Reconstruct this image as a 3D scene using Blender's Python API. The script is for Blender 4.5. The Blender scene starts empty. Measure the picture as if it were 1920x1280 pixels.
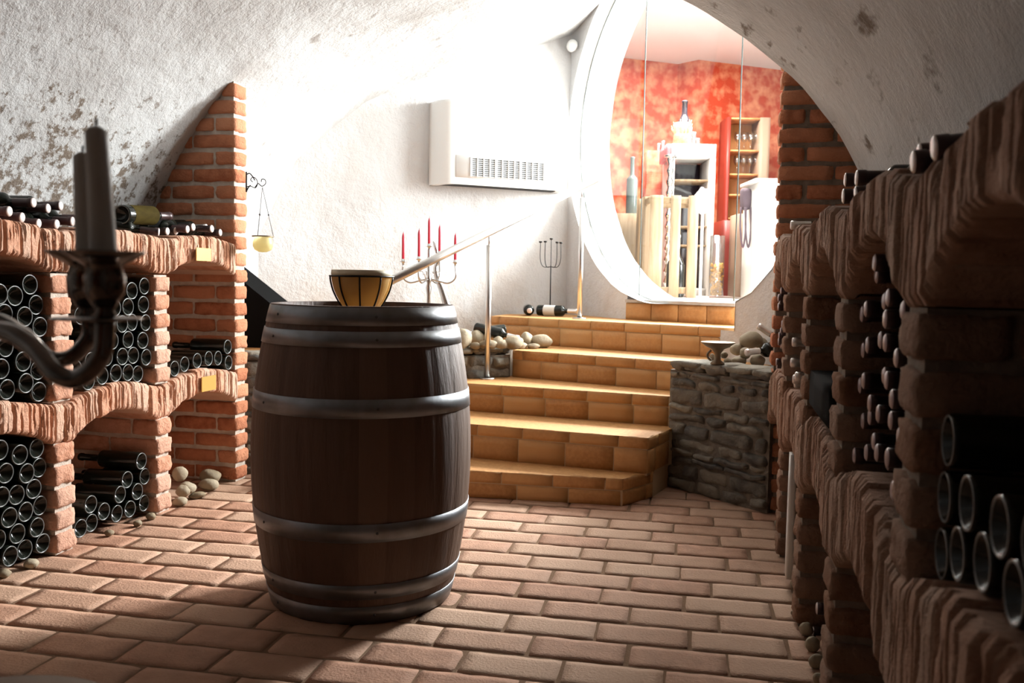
import bpy, math, random
from mathutils import Vector, Matrix, Quaternion, noise
from mathutils.geometry import tessellate_polygon

S = bpy.context.scene
COL = S.collection
R = math.radians
PI = math.pi
rnd = random.Random(7)

# ------------------------------------------------------------------ camera
F = 1660.0                                   # focal length in pixels of a 1920 wide frame
YAW, PITCH, ROLL = R(13.128), R(3.984), 0.017
CAM = Vector((0, 0, 1.03))
cy, sy, cp_, sp_ = math.cos(YAW), math.sin(YAW), math.cos(PITCH), math.sin(PITCH)
cf = Vector((-sy * cp_, cy * cp_, -sp_))
cr0 = Vector((cy, sy, 0))
cu0 = cr0.cross(cf)
cr = math.cos(ROLL) * cr0 + math.sin(ROLL) * cu0
cu = -math.sin(ROLL) * cr0 + math.cos(ROLL) * cu0
cam_d = bpy.data.cameras.new('camera')
cam_d.sensor_width = 36
cam_d.lens = F / 1920 * 36
cam_d.clip_start = 0.02
cam_d.dof.use_dof = True
cam_d.dof.focus_distance = 3.3
cam_d.dof.aperture_fstop = 5.6
cam = bpy.data.objects.new('camera', cam_d)
COL.objects.link(cam)
cam.matrix_world = Matrix(((cr.x, cu.x, -cf.x, CAM.x), (cr.y, cu.y, -cf.y, CAM.y), (cr.z, cu.z, -cf.z, CAM.z), (0, 0, 0, 1)))
S.camera = cam

# ------------------------------------------------------------------ world, light, exposure
w = bpy.data.worlds.new('world')
S.world = w
w.use_nodes = True
w.node_tree.nodes['Background'].inputs[0].default_value = (0.75, 0.85, 1.0, 1)
w.node_tree.nodes['Background'].inputs[1].default_value = 0.02
S.view_settings.view_transform = 'Standard'
S.view_settings.look = 'None'
S.view_settings.exposure = 0.0
S.view_settings.gamma = 1.0
S.cycles.use_denoising = True
S.cycles.max_bounces = 10
S.cycles.diffuse_bounces = 3
S.cycles.transparent_max_bounces = 24
S.cycles.sample_clamp_indirect = 6.0


def area(name, loc, target, sx, sy_, power, col, spread=180):
    d = bpy.data.lights.new(name, 'AREA')
    d.shape = 'RECTANGLE'
    d.size, d.size_y = sx, sy_
    d.energy = power
    d.color = col
    d.spread = R(spread)
    o = bpy.data.objects.new(name, d)
    COL.objects.link(o)
    o.location = loc
    o.rotation_euler = (Vector(target) - Vector(loc)).to_track_quat('-Z', 'Y').to_euler()
    return o


# daylight through the upper room's two windows (both to the right, out of frame)
area('window_daylight', (5.1, 6.2, 2.35), (-2.0, 5.6, 1.5), 2.0, 1.6, 330, (0.97, 0.99, 1.0), 130)
area('garden_window_daylight', (1.36, 7.19, 2.5), (-.9, 2.6, 0.6), 1.0, 1.35, 385, (0.97, 0.985, 1.0), 115)
# added fill light that brightens the upper room from its ceiling
area('upper_room_fill', (-0.3, 7.9, 3.3), (-0.3, 7.9, 0), 1.2, 1.0, 230, (1.0, 0.95, 0.88))
# weak added fill light behind the camera, not a fixture of the cellar
area('cellar_fill', (-1.05, -1.2, 2.3), (-1.05, 1.5, 0.6), 0.8, 0.5, 0.05, (1.0, 0.85, 0.7))


# ------------------------------------------------------------------ layout helpers: pixel -> point on a plane of the place
def ray(x, y):
    return cf + (x - 960) / F * cr - (y - 640) / F * cu
def onz(x, y, z):
    d = ray(x, y); return CAM + d * ((z - CAM.z) / d.z)
def onx(x, y, X):
    d = ray(x, y); return CAM + d * (X / d.x)
def ony(x, y, Y):
    d = ray(x, y); return CAM + d * (Y / d.y)
def atd(x, y, dep):
    return CAM + ray(x, y) * dep
KC = Vector((-1.11, 6.5, 0))                 # corner of the two end walls
OU = Vector((.62, -.785, 0)).normalized()    # along the wall with the round opening
ON = Vector((.785, .62, 0)).normalized()     # through it, into the upper room
AD = Vector((-math.sin(R(52)), -math.cos(R(52)), 0))   # along the wall with the air conditioner
AN = Vector((-AD.y, AD.x, 0))                # out of it, into the cellar
def on_plane(x, y, o, n):
    d = ray(x, y); return CAM + d * ((o - CAM).dot(n) / d.dot(n))
def onopen(x, y, off=0.0):
    return on_plane(x, y, KC + off * ON, ON)
def onac(x, y, off=0.0):
    return on_plane(x, y, KC + off * AN, AN)
def OP(s, z, off=0.0):
    return KC + OU * s + ON * off + Vector((0, 0, z))
def AC(s, z, off=0.0):
    return KC + AD * s + AN * off + Vector((0, 0, z))
VC, VR = Vector((-1.069, 0.613)), 1.845      # vault: centre (x, z) and radius


# ------------------------------------------------------------------ materials
def mat(name, col, rough=.6, metal=0.0, col2=None, cscale=8.0, cdetail=4.0, bump=0.0, bscale=30.0, tint=None, spec=.5, emis=None, coat=0.0, contrast=(.35, .65), bdist=0.01, sheen=0.0, trans=0.0, stretch=None):
    m = bpy.data.materials.new(name)
    m.use_nodes = True
    nt = m.node_tree
    N, L = nt.nodes, nt.links
    b = N['Principled BSDF']
    b.inputs['Roughness'].default_value = rough
    b.inputs['Metallic'].default_value = metal
    b.inputs['Specular IOR Level'].default_value = spec
    b.inputs['Coat Weight'].default_value = coat
    b.inputs['Base Color'].default_value = (*col, 1)
    if trans:
        b.inputs['Transmission Weight'].default_value = trans
    tc = N.new('ShaderNodeTexCoord')
    src = tc.outputs['Object']
    if stretch:
        mp = N.new('ShaderNodeMapping')
        mp.inputs['Scale'].default_value = stretch
        L.new(src, mp.inputs[0]); src = mp.outputs[0]
    out = None
    if col2 is not None:
        nz = N.new('ShaderNodeTexNoise')
        nz.inputs['Scale'].default_value = cscale
        nz.inputs['Detail'].default_value = cdetail
        L.new(src, nz.inputs['Vector'])
        rp = N.new('ShaderNodeMapRange')
        rp.inputs[1].default_value, rp.inputs[2].default_value = contrast
        L.new(nz.outputs[0], rp.inputs[0])
        mx = N.new('ShaderNodeMix'); mx.data_type = 'RGBA'
        L.new(rp.outputs[0], mx.inputs[0])
        mx.inputs[6].default_value = (*col, 1); mx.inputs[7].default_value = (*col2, 1)
        out = mx.outputs[2]
    if tint is not None:
        at = N.new('ShaderNodeAttribute'); at.attribute_name = 'tint'
        mx = N.new('ShaderNodeMix'); mx.data_type = 'RGBA'
        L.new(at.outputs['Fac'], mx.inputs[0])
        if out is None:
            mx.inputs[6].default_value = (*col, 1)
        else:
            L.new(out, mx.inputs[6])
        mx.inputs[7].default_value = (*tint, 1)
        out = mx.outputs[2]
    if out is not None:
        L.new(out, b.inputs['Base Color'])
    if emis:
        b.inputs['Emission Color'].default_value = (*emis[0], 1)
        b.inputs['Emission Strength'].default_value = emis[1]
    if bump:
        nz = N.new('ShaderNodeTexNoise')
        nz.inputs['Scale'].default_value = bscale
        nz.inputs['Detail'].default_value = 6
        nz.inputs['Roughness'].default_value = .6
        L.new(src, nz.inputs['Vector'])
        bp = N.new('ShaderNodeBump')
        bp.inputs['Strength'].default_value = bump
        bp.inputs['Distance'].default_value = bdist
        L.new(nz.outputs[0], bp.inputs['Height'])
        L.new(bp.outputs[0], b.inputs['Normal'])
    return m


def plaster(name, col, dirt, stain_left=False, stain_streak=False, strength=.6):
    """Trowelled lime plaster: soft lumps and grit, with stains that have a shape of their own."""
    m = mat(name, col, .9, spec=.2)
    nt = m.node_tree; N, L = nt.nodes, nt.links
    b = N['Principled BSDF']
    tc = N.new('ShaderNodeTexCoord')
    def nz(scale, detail=5, rough=.6, vec=None):
        n = N.new('ShaderNodeTexNoise'); n.inputs['Scale'].default_value = scale
        n.inputs['Detail'].default_value = detail; n.inputs['Roughness'].default_value = rough
        L.new(vec or tc.outputs['Object'], n.inputs['Vector']); return n.outputs[0]
    def mr(v, a, c, lo=0.0, hi=1.0):
        r = N.new('ShaderNodeMapRange'); r.inputs[1].default_value = a; r.inputs[2].default_value = c
        r.inputs[3].default_value = lo; r.inputs[4].default_value = hi
        L.new(v, r.inputs[0]); return r.outputs[0]
    def op(o, a, c):
        q = N.new('ShaderNodeMath'); q.operation = o
        for i, v in ((0, a), (1, c)):
            if isinstance(v, (int, float)): q.inputs[i].default_value = v
            else: L.new(v, q.inputs[i])
        return q.outputs[0]
    big, mid, fine = nz(2.2, 3), nz(9, 6, .62), nz(60, 4, .7)
    h = op('ADD', op('MULTIPLY', big, 1.2), op('ADD', op('MULTIPLY', mid, .8), op('MULTIPLY', fine, .25)))
    bp = N.new('ShaderNodeBump'); bp.inputs['Strength'].default_value = strength; bp.inputs['Distance'].default_value = .04
    L.new(h, bp.inputs['Height']); L.new(bp.outputs[0], b.inputs['Normal'])
    mix = N.new('ShaderNodeMix'); mix.data_type = 'RGBA'
    mix.inputs[6].default_value = (*col, 1); mix.inputs[7].default_value = (*dirt, 1)
    fac = mr(big, .5, .8, 0, .35)
    sep = N.new('ShaderNodeSeparateXYZ'); L.new(tc.outputs['Object'], sep.inputs[0])
    if stain_left:
        # damp stains and flaked spots, thicker on the foot of the left side of the vault
        low = mr(sep.outputs[2], 2.15, 1.05)
        left = mr(sep.outputs[0], -1.2, -2.0)
        near = mr(sep.outputs[1], 4.6, 3.6)
        dens = op('MULTIPLY', op('MULTIPLY', low, left), near)
        spots = nz(17, 6, .72); clouds = nz(3.0, 3)
        thr = op('ADD', op('SUBTRACT', spots, .66), op('MULTIPLY', dens, op('ADD', .06, op('MULTIPLY', clouds, .40))))
        fac = op('MAXIMUM', fac, op('MULTIPLY', mr(thr, -.02, .07), op('MINIMUM', op('MULTIPLY', dens, 2.4), .92)))
        spot2 = nz(7.5, 2, .5)
        fac = op('MAXIMUM', fac, op('MULTIPLY', op('MULTIPLY', mr(spot2, .70, .76), left), .55))
        # a few long streaks on the right side
        mp = N.new('ShaderNodeMapping'); mp.inputs['Scale'].default_value = (6, 1.6, 1.4)
        L.new(tc.outputs['Object'], mp.inputs[0])
        st = nz(2.2, 4, .6, mp.outputs[0])
        right = mr(sep.outputs[0], -.5, 0)
        fac = op('MAXIMUM', fac, op('MULTIPLY', op('MULTIPLY', mr(st, .60, .70), right), .9))
    if stain_streak:
        low = mr(sep.outputs[2], 1.15, .7)
        fac = op('MAXIMUM', fac, op('MULTIPLY', op('MULTIPLY', mr(nz(6, 5), .42, .7), low), .7))
    L.new(fac, mix.inputs[0])
    L.new(mix.outputs[2], b.inputs['Base Color'])
    return m


def thin_glass(name, tintc=(.95, .98, .97), gloss=.08):
    m = bpy.data.materials.new(name); m.use_nodes = True
    nt = m.node_tree; N, L = nt.nodes, nt.links
    N.remove(N['Principled BSDF'])
    out = N['Material Output']
    t = N.new('ShaderNodeBsdfTransparent'); t.inputs[0].default_value = (*tintc, 1)
    g = N.new('ShaderNodeBsdfGlossy'); g.inputs['Roughness'].default_value = .03
    lw = N.new('ShaderNodeLayerWeight'); lw.inputs[0].default_value = .5
    pw = N.new('ShaderNodeMath'); pw.operation = 'POWER'; pw.inputs[1].default_value = 4.0
    L.new(lw.outputs['Facing'], pw.inputs[0])
    ad = N.new('ShaderNodeMath'); ad.operation = 'MULTIPLY_ADD'
    ad.inputs[1].default_value = .5; ad.inputs[2].default_value = gloss
    L.new(pw.outputs[0], ad.inputs[0])
    mx = N.new('ShaderNodeMixShader')
    L.new(ad.outputs[0], mx.inputs[0]); L.new(t.outputs[0], mx.inputs[1]); L.new(g.outputs[0], mx.inputs[2])
    L.new(mx.outputs[0], out.inputs[0])
    return m


M = {}
M['vault'] = plaster('vault_plaster', (.50, .50, .495), (.13, .092, .062), stain_left=True, strength=.5)
M['wall'] = plaster('wall_plaster', (.66, .655, .65), (.55, .46, .37), stain_streak=True, strength=.45)
M['wall2'] = plaster('reveal_plaster', (.62, .61, .59), (.66, .60, .5), strength=.3)
M['brick'] = mat('red_brick', (.52, .20, .10), .9, col2=(.36, .12, .06), cscale=26, bump=.8, bscale=90, tint=(.60, .27, .15), spec=.2)
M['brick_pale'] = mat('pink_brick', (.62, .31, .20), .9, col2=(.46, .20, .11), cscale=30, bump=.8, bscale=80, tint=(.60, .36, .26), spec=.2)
M['brick_shaded'] = mat('shaded_brick', (.30, .165, .105), .95, col2=(.21, .105, .06), cscale=30, bump=.8, bscale=80, tint=(.30, .19, .135), spec=.1)  # darker copy of the rack brick, the right rack's shade put into the colour
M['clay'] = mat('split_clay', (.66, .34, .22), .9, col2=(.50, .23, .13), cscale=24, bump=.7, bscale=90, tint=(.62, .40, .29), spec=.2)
M['clay_shaded'] = mat('shaded_split_clay', (.44, .26, .18), .9, col2=(.31, .16, .10), cscale=24, bump=.7, bscale=90, tint=(.40, .27, .2), spec=.2)  # split clay darkened for the right rack, its shade painted into the colour
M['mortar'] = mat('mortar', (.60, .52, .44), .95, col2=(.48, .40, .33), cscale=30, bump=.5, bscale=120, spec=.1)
M['mortar_shaded'] = mat('shaded_mortar', (.32, .26, .21), .95, col2=(.24, .19, .15), cscale=30, bump=.5, bscale=120, spec=.1)  # right rack mortar, with the dimness of that side put into the colour
M['floor'] = mat('floor_brick', (.46, .245, .155), .75, col2=(.36, .185, .115), cscale=20, bump=.5, bscale=110, tint=(.51, .33, .225), spec=.3)
M['joint'] = mat('floor_joint', (.22, .135, .085), .95, bump=.4, bscale=150, spec=.1)
M['tile'] = mat('ochre_tile', (.56, .29, .105), .6, col2=(.47, .225, .075), cscale=60, bump=.15, bscale=200, tint=(.60, .34, .135), spec=.4)
M['grout'] = mat('grout', (.60, .45, .28), .9)
M['sill'] = mat('stone_sill', (.50, .47, .43), .5, col2=(.4, .38, .35), cscale=20)
M['slate'] = mat('slate_stone', (.155, .14, .115), .85, col2=(.065, .06, .055), cscale=14, bump=1.0, bscale=40, tint=(.28, .25, .195), spec=.3)
M['slate_mortar'] = mat('slate_mortar', (.21, .18, .14), .95, col2=(.15, .125, .10), cscale=40, bump=.6, bscale=90)
M['pebble'] = mat('river_stone', (.27, .205, .12), .75, col2=(.18, .14, .09), cscale=12, bump=.4, bscale=50, tint=(.36, .30, .21), spec=.3)
M['glass_dark'] = mat('dark_bottle_glass', (.010, .012, .009), .12, spec=.35)
M['glass_ring'] = mat('bottle_foot_highlight', (.13, .135, .13), .3, spec=.5)  # pale grey paints the edge highlight of the bottle foot into its colour
M['foil_dark'] = mat('dark_foil', (.06, .035, .035), .35, metal=.3)
M['foil_red'] = mat('maroon_foil', (.10, .045, .045), .45, metal=.1)
M['foil_top'] = mat('pale_foil_top', (.72, .62, .58), .35, metal=.2)
M['foil_mauve'] = mat('mauve_foil_top', (.42, .32, .32), .35, metal=.2)
M['foil_silver'] = mat('silver_foil', (.78, .76, .73), .3, metal=.7)
M['label_olive'] = mat('olive_label', (.060, .043, .009), .85, spec=.05, col2=(.040, .028, .006), cscale=40)
M['label_pale'] = mat('pale_label', (.66, .66, .62), .7)
M['stave'] = mat('oak_stave', (.088, .043, .027), .58, col2=(.055, .027, .017), cscale=5, bump=.35, bscale=14, tint=(.14, .08, .05), stretch=(6, 6, .7), spec=.4)
M['hoop'] = mat('galvanised_hoop', (.25, .26, .28), .42, metal=.75, col2=(.16, .155, .15), cscale=9, bump=.1, bscale=30)
M['rivet'] = mat('hoop_rivet', (.1, .1, .1), .5, metal=.8)
M['steel'] = mat('brushed_steel', (.66, .65, .63), .28, metal=1.0)
M['silver'] = mat('polished_silver', (.52, .51, .50), .16, metal=1.0)
M['pewter'] = mat('aged_silver', (.30, .27, .25), .17, metal=1.0, col2=(.12, .10, .09), cscale=18)
M['iron'] = mat('black_iron', (.012, .011, .011), .45, metal=.3)
M['red_wax'] = mat('red_wax', (.50, .012, .035), .4)
M['wax'] = mat('ivory_wax', (.74, .71, .66), .5)
M['wick'] = mat('wick', (.03, .025, .02), .9)
M['amber'] = mat('amber_glass', (.80, .50, .13), .4, col2=(.72, .40, .08), cscale=6)
def shade_glass(name, col, col2=None):
    m = bpy.data.materials.new(name); m.use_nodes = True
    N, L = m.node_tree.nodes, m.node_tree.links
    b = N['Principled BSDF']; b.inputs['Base Color'].default_value = (*col, 1); b.inputs['Roughness'].default_value = .35
    t = N.new('ShaderNodeBsdfTranslucent'); t.inputs[0].default_value = (*col, 1)
    mx = N.new('ShaderNodeMixShader'); mx.inputs[0].default_value = .6
    L.new(b.outputs[0], mx.inputs[1]); L.new(t.outputs[0], mx.inputs[2]); L.new(mx.outputs[0], N['Material Output'].inputs[0])
    return m
M['amber'] = shade_glass('amber_shade', (.97, .68, .30))
M['cream'] = mat('cream_rim', (.85, .74, .52), .5)
M['yellow_glass'] = shade_glass('yellow_frosted_glass', (.85, .78, .45))
M['brass'] = mat('brass_plate', (.50, .31, .07), .4, metal=.25)
M['bronze'] = mat('old_bronze', (.22, .17, .11), .5, metal=.5)
M['plastic'] = mat('white_plastic', (.86, .86, .84), .4)
M['grille'] = mat('grey_grille', (.10, .105, .11), .6)
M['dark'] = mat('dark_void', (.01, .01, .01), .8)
M['black'] = mat('black_board', (.006, .006, .006), .9, spec=.05)
M['red_wall'] = mat('sponged_red_wall', (.44, .045, .012), .85, col2=(.66, .24, .12), cscale=8, cdetail=7, contrast=(.42, .66))
M['white_ceiling'] = mat('white_ceiling', (.80, .80, .79), .9)
M['room_floor'] = mat('upper_floor', (.56, .51, .47), .4)
M['crate'] = mat('raw_pine', (.40, .29, .175), .75, col2=(.30, .195, .105), cscale=5, bump=.2, bscale=20, stretch=(8, 8, .8))
M['oak'] = mat('orange_oak', (.60, .27, .10), .55, col2=(.48, .19, .06), cscale=4, stretch=(8, 8, .8))
M['dark_red'] = mat('dark_red_lacquer', (.22, .025, .015), .45)
M['white_lacquer'] = mat('white_lacquer', (.84, .82, .79), .35)
M['smoke_glass'] = mat('smoked_glass', (.035, .025, .035), .1)
M['straw'] = mat('straw', (.66, .50, .28), .85, col2=(.5, .36, .18), cscale=50)
M['cloth'] = mat('white_cloth', (.86, .85, .83), .9, bump=.2, bscale=30)
M['bag'] = mat('aubergine_cloth', (.10, .065, .085), .8)
M['leather'] = mat('brown_leather', (.30, .19, .13), .6)
M['cork'] = mat('yellow_cork', (.74, .40, .07), .8, col2=(.55, .27, .04), cscale=60)
M['pane'] = thin_glass('clear_pane', (.97, .985, .98), .02)
M['stemware'] = thin_glass('clear_stemware', (.93, .95, .95), .16)
M['seal'] = mat('pane_edge', (.10, .13, .12), .3)
M['green_glass'] = mat('grey_green_glass', (.16, .20, .19), .12)
M['chrome'] = mat('chrome', (.8, .8, .8), .08, metal=1.0)
M['table'] = mat('dark_oak', (.10, .06, .035), .55, col2=(.06, .035, .02), cscale=6)
M['pink'] = mat('pink_card', (.75, .16, .18), .7)


# ------------------------------------------------------------------ mesh building
class MB:
    def __init__(s):
        s.v, s.f, s.mi, s.t, s.sm = [], [], [], [], []
    def add(s, vs, fs, mi=0, t=0.0, sm=True):
        o = len(s.v)
        s.v += [Vector(v) for v in vs]
        for f in fs:
            s.f.append(tuple(i + o for i in f)); s.mi.append(mi); s.t.append(t); s.sm.append(sm)
    def quad(s, a, b, c, d, mi=0, t=0.0):
        s.add([a, b, c, d], [(0, 1, 2, 3)], mi, t, False)
    def box(s, c, h, mi=0, t=0.0, rot=None, bevel=0.0):
        if bevel:
            return s.rough(c, h, bevel, 0, (3, 3, 3), mi, t, rot)
        c = Vector(c)
        vs = []
        for i in (-1, 1):
            for j in (-1, 1):
                for k in (-1, 1):
                    p = Vector((i * h[0], j * h[1], k * h[2]))
                    if rot: p = rot @ p
                    vs.append(c + p)
        s.add(vs, [(0, 1, 3, 2), (4, 6, 7, 5), (0, 4, 5, 1), (2, 3, 7, 6), (0, 2, 6, 4), (1, 5, 7, 3)], mi, t, False)
    def rough(s, c, h, r, amp, n=(4, 4, 3), mi=0, t=0.0, rot=None, fq=30.0, seed=0.0, sm=True):
        """Rounded, lumpy brick or stone."""
        c = Vector(c); idx = {}; vs = []; fs = []
        nx, ny, nz = n
        r = min(r, *[q * .95 for q in h])
        def vert(i, j, k):
            key = (i, j, k)
            if key in idx: return idx[key]
            p = Vector(((2 * i / nx - 1) * h[0], (2 * j / ny - 1) * h[1], (2 * k / nz - 1) * h[2]))
            q = Vector([max(-h[a] + r, min(h[a] - r, p[a])) for a in range(3)])
            d = p - q
            if d.length > 1e-9: p = q + d.normalized() * r
            if amp:
                sp = p * fq + Vector((seed * 7.1, seed * 3.3, seed * 5.7))
                p = p + noise.noise_vector(sp) * amp
            if rot: p = rot @ p
            idx[key] = len(vs); vs.append(c + p); return idx[key]
        for i in range(nx):
            for j in range(ny):
                fs.append((vert(i, j, 0), vert(i, j + 1, 0), vert(i + 1, j + 1, 0), vert(i + 1, j, 0)))
                fs.append((vert(i, j, nz), vert(i + 1, j, nz), vert(i + 1, j + 1, nz), vert(i, j + 1, nz)))
        for i in range(nx):
            for k in range(nz):
                fs.append((vert(i, 0, k), vert(i + 1, 0, k), vert(i + 1, 0, k + 1), vert(i, 0, k + 1)))
                fs.append((vert(i, ny, k), vert(i, ny, k + 1), vert(i + 1, ny, k + 1), vert(i + 1, ny, k)))
        for j in range(ny):
            for k in range(nz):
                fs.append((vert(0, j, k), vert(0, j, k + 1), vert(0, j + 1, k + 1), vert(0, j + 1, k)))
                fs.append((vert(nx, j, k), vert(nx, j + 1, k), vert(nx, j + 1, k + 1), vert(nx, j, k + 1)))
        s.add(vs, fs, mi, t, sm)
    def lathe(s, prof, c=(0, 0, 0), seg=24, mi=0, axis=None, t=0.0, mis=None, sm=True):
        """prof: (r, z) list turned about z (or about axis)."""
        c = Vector(c); q = Vector((0, 0, 1)).rotation_difference(Vector(axis)) if axis is not None else None
        vs = []
        for r_, z in prof:
            for k in range(seg):
                a = 2 * PI * k / seg
                p = Vector((r_ * math.cos(a), r_ * math.sin(a), z))
                vs.append(c + (q @ p if q else p))
        o = len(s.v); s.v += vs
        for i in range(len(prof) - 1):
            for k in range(seg):
                a, b = i * seg + k, i * seg + (k + 1) % seg
                s.f.append((o + a, o + b, o + b + seg, o + a + seg)); s.mi.append(mis[i] if mis else mi); s.t.append(t); s.sm.append(sm)
    def tube(s, pts, r, seg=10, mi=0, closed=False, t=0.0, flat=None):
        pts = [Vector(p) for p in pts]; n = len(pts)
        rs = r if isinstance(r, (list, tuple)) else [r] * n
        o = len(s.v); up = None
        for i, p in enumerate(pts):
            if closed: d = pts[(i + 1) % n] - pts[i - 1]
            else: d = pts[min(i + 1, n - 1)] - pts[max(i - 1, 0)]
            d.normalize()
            if up is None:
                up = Vector((0, 0, 1)) if abs(d.z) < .9 else Vector((1, 0, 0))
            sx = d.cross(up).normalized(); up = sx.cross(d).normalized()
            for k in range(seg):
                a = 2 * PI * k / seg
                s.v.append(p + sx * rs[i] * math.cos(a) + up * rs[i] * math.sin(a))
        m = n if closed else n - 1
        for i in range(m):
            for k in range(seg):
                a, b = i * seg + k, i * seg + (k + 1) % seg
                c, d = ((i + 1) % n) * seg + k, ((i + 1) % n) * seg + (k + 1) % seg
                s.f.append((o + a, o + b, o + d, o + c)); s.mi.append(mi); s.t.append(t); s.sm.append(True)
        if not closed:
            s.f.append(tuple(o + k for k in reversed(range(seg)))); s.mi.append(mi); s.t.append(t); s.sm.append(False)
            s.f.append(tuple(o + (n - 1) * seg + k for k in range(seg))); s.mi.append(mi); s.t.append(t); s.sm.append(False)
    def prism(s, poly, z0, z1, mi=0, t=0.0, mtop=None):
        n = len(poly)
        vs = [Vector((p[0], p[1], z0)) for p in poly] + [Vector((p[0], p[1], z1)) for p in poly]
        s.add(vs, [tuple(reversed(range(n)))], mi, t, False)
        o = len(s.v) - 2 * n
        s.f.append(tuple(o + n + i for i in range(n))); s.mi.append(mi if mtop is None else mtop); s.t.append(t); s.sm.append(False)
        for i in range(n):
            j = (i + 1) % n
            s.f.append((o + i, o + j, o + n + j, o + n + i)); s.mi.append(mi); s.t.append(t); s.sm.append(False)
    def grid(s, P, mi=0, t=0.0, sm=True):
        nu, nv = len(P), len(P[0])
        o = len(s.v)
        for row in P: s.v += [Vector(p) for p in row]
        for i in range(nu - 1):
            for j in range(nv - 1):
                a = o + i * nv + j
                s.f.append((a, a + 1, a + nv + 1, a + nv)); s.mi.append(mi); s.t.append(t); s.sm.append(sm)
    def build(s, name, mats, parent=None, loc=None, local=False, data_only=False):
        if not isinstance(mats, (list, tuple)): mats = [mats]
        org = Vector((0, 0, 0))
        if loc is not None: org = Vector(loc)
        elif parent is not None and not local: org = wloc(parent)
        me = bpy.data.meshes.new(name)
        me.from_pydata([v - org for v in s.v] if not local else s.v, [], s.f)
        for m in mats: me.materials.append(m)
        me.polygons.foreach_set('material_index', s.mi)
        me.polygons.foreach_set('use_smooth', s.sm)
        at = me.attributes.new('tint', 'FLOAT', 'FACE')
        at.data.foreach_set('value', s.t)
        me.update()
        if data_only: return me
        o = bpy.data.objects.new(name, me)
        COL.objects.link(o)
        if loc is not None and parent is None: o.location = loc
        if parent is not None: o.parent = parent
        return o


def wloc(o):
    p = Vector(o.location)
    while o.parent:
        o = o.parent; p += Vector(o.location)
    return p
def tag(o, label, cat, group=None, kind=None):
    o['label'] = label; o['category'] = cat
    if group: o['group'] = group
    if kind: o['kind'] = kind
    return o
def thing(name, label, cat, loc=(0, 0, 0), group=None):
    o = bpy.data.objects.new(name, None); COL.objects.link(o)
    o.empty_display_size = .05
    o.location = loc
    return tag(o, label, cat, group)
def struct(o):
    o['kind'] = 'structure'; return o
ORD = ['zeroth', 'first', 'second', 'third', 'fourth', 'fifth', 'sixth', 'seventh', 'eighth', 'ninth', 'tenth', 'eleventh', 'twelfth', 'thirteenth', 'fourteenth', 'fifteenth']
def bez(pts, n=24):
    """Smooth curve (Catmull-Rom) through pts."""
    pts = [Vector(p) for p in pts]
    P = [pts[0] * 2 - pts[1]] + pts + [pts[-1] * 2 - pts[-2]]
    out = []
    segs = len(pts) - 1
    per = max(2, n // segs)
    for i in range(segs):
        p0, p1, p2, p3 = P[i:i + 4]
        for k in range(per):
            t = k / per
            out.append(.5 * ((2 * p1) + (p2 - p0) * t + (2 * p0 - 5 * p1 + 4 * p2 - p3) * t * t + (3 * p1 - p0 - 3 * p2 + p3) * t ** 3))
    out.append(pts[-1])
    return out


# ================================================================== THE SETTING
# ---- floor of large clay pavers, laid a touch askew to the racks
m = MB()
RF = Matrix.Rotation(R(1.9), 3, 'Z')
px_, py_ = .272, .147
for j in range(-31, 36):
    for i in range(-14, 7):
        x = (i + (.5 if j % 2 else 0) + (.06 * ((j * 7) % 5 - 2))) * px_
        p = RF @ Vector((x, j * py_ + .06, 0))
        if p.x < -3.0 or p.x > .9 or p.y > 5.3 or p.y < -4.5: continue
        m.rough((p.x + rnd.uniform(-.003, .003), p.y, -.025 + rnd.uniform(-.0015, .0015)), (.1328, .0702, .025), .007, .0025, (8, 5, 2), 0, rnd.random(), RF @ Matrix.Rotation(rnd.uniform(-.008, .008), 3, 'Z'), 22, rnd.random() * 40)
m.quad((-3.1, -4.6, -.0045), (1.0, -4.6, -.0045), (1.0, 5.6, -.0045), (-3.1, 5.6, -.0045), 1)
struct(m.build('floor', [M['floor'], M['joint']]))

# ---- barrel vault, with the splayed vault over the stairs
def vz(x):
    return VC.y + math.sqrt(max(0, VR * VR - (x - VC.x) ** 2))
m = MB()
ang = [PI * k / 90 for k in range(91)]
def vpt(x, z, y):
    n = noise.noise(Vector((x * 1.7, y * 1.7, z * 1.7))) * .014 + noise.noise(Vector((x * 7, y * 7, z * 7))) * .006
    d = Vector((x - VC.x, 0, z - VC.y)).normalized()
    return Vector((x, y, z)) + d * n
def arch_ring(y):
    row = [vpt(VC.x - VR, z, y) for z in (-.02, .2, .4)]
    row += [vpt(VC.x - VR * math.cos(a), VC.y + VR * math.sin(a), y) for a in ang]
    row += [vpt(VC.x + VR, z, y) for z in (.4, .2, -.02)]
    return row
YA = 3.95
m.grid([arch_ring(-4.5 + (YA + 4.5) * k / 80) for k in range(81)])
# splay beyond the arch
tg = [(2.232, -.02), (2.222, .3), (2.215, .6), (2.211, .814), (2.205, 1.05), (2.203, 1.288), (2.12, 1.46), (1.968, 1.774), (1.831, 1.903), (1.7, 2.03), (1.514, 2.189), (1.2, 2.35), (.915, 2.465), (.6, 2.58), (.328, 2.68), (.072, 2.784), (0, 2.81)]
T = [AC(s_, z, -.02) for s_, z in tg]
to = [(.049, 2.838), (.404, 2.952), (.7, 3.10), (.9, 3.25), (1.14, 3.32), (1.6, 3.34), (2.0, 3.3), (2.4, 3.1), (2.8, 2.6), (3.0, 1.9), (3.05, 1.2), (3.05, .5), (3.05, -.02)]
T += [OP(s_, z, .02) for s_, z in to]
T2 = []
for p, q in zip(T[:-1], T[1:]):
    nn_ = max(2, int((q - p).length / .03))
    T2 += [p.lerp(q, i / nn_) for i in range(nn_)]
T = T2 + [T[-1]]
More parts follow.
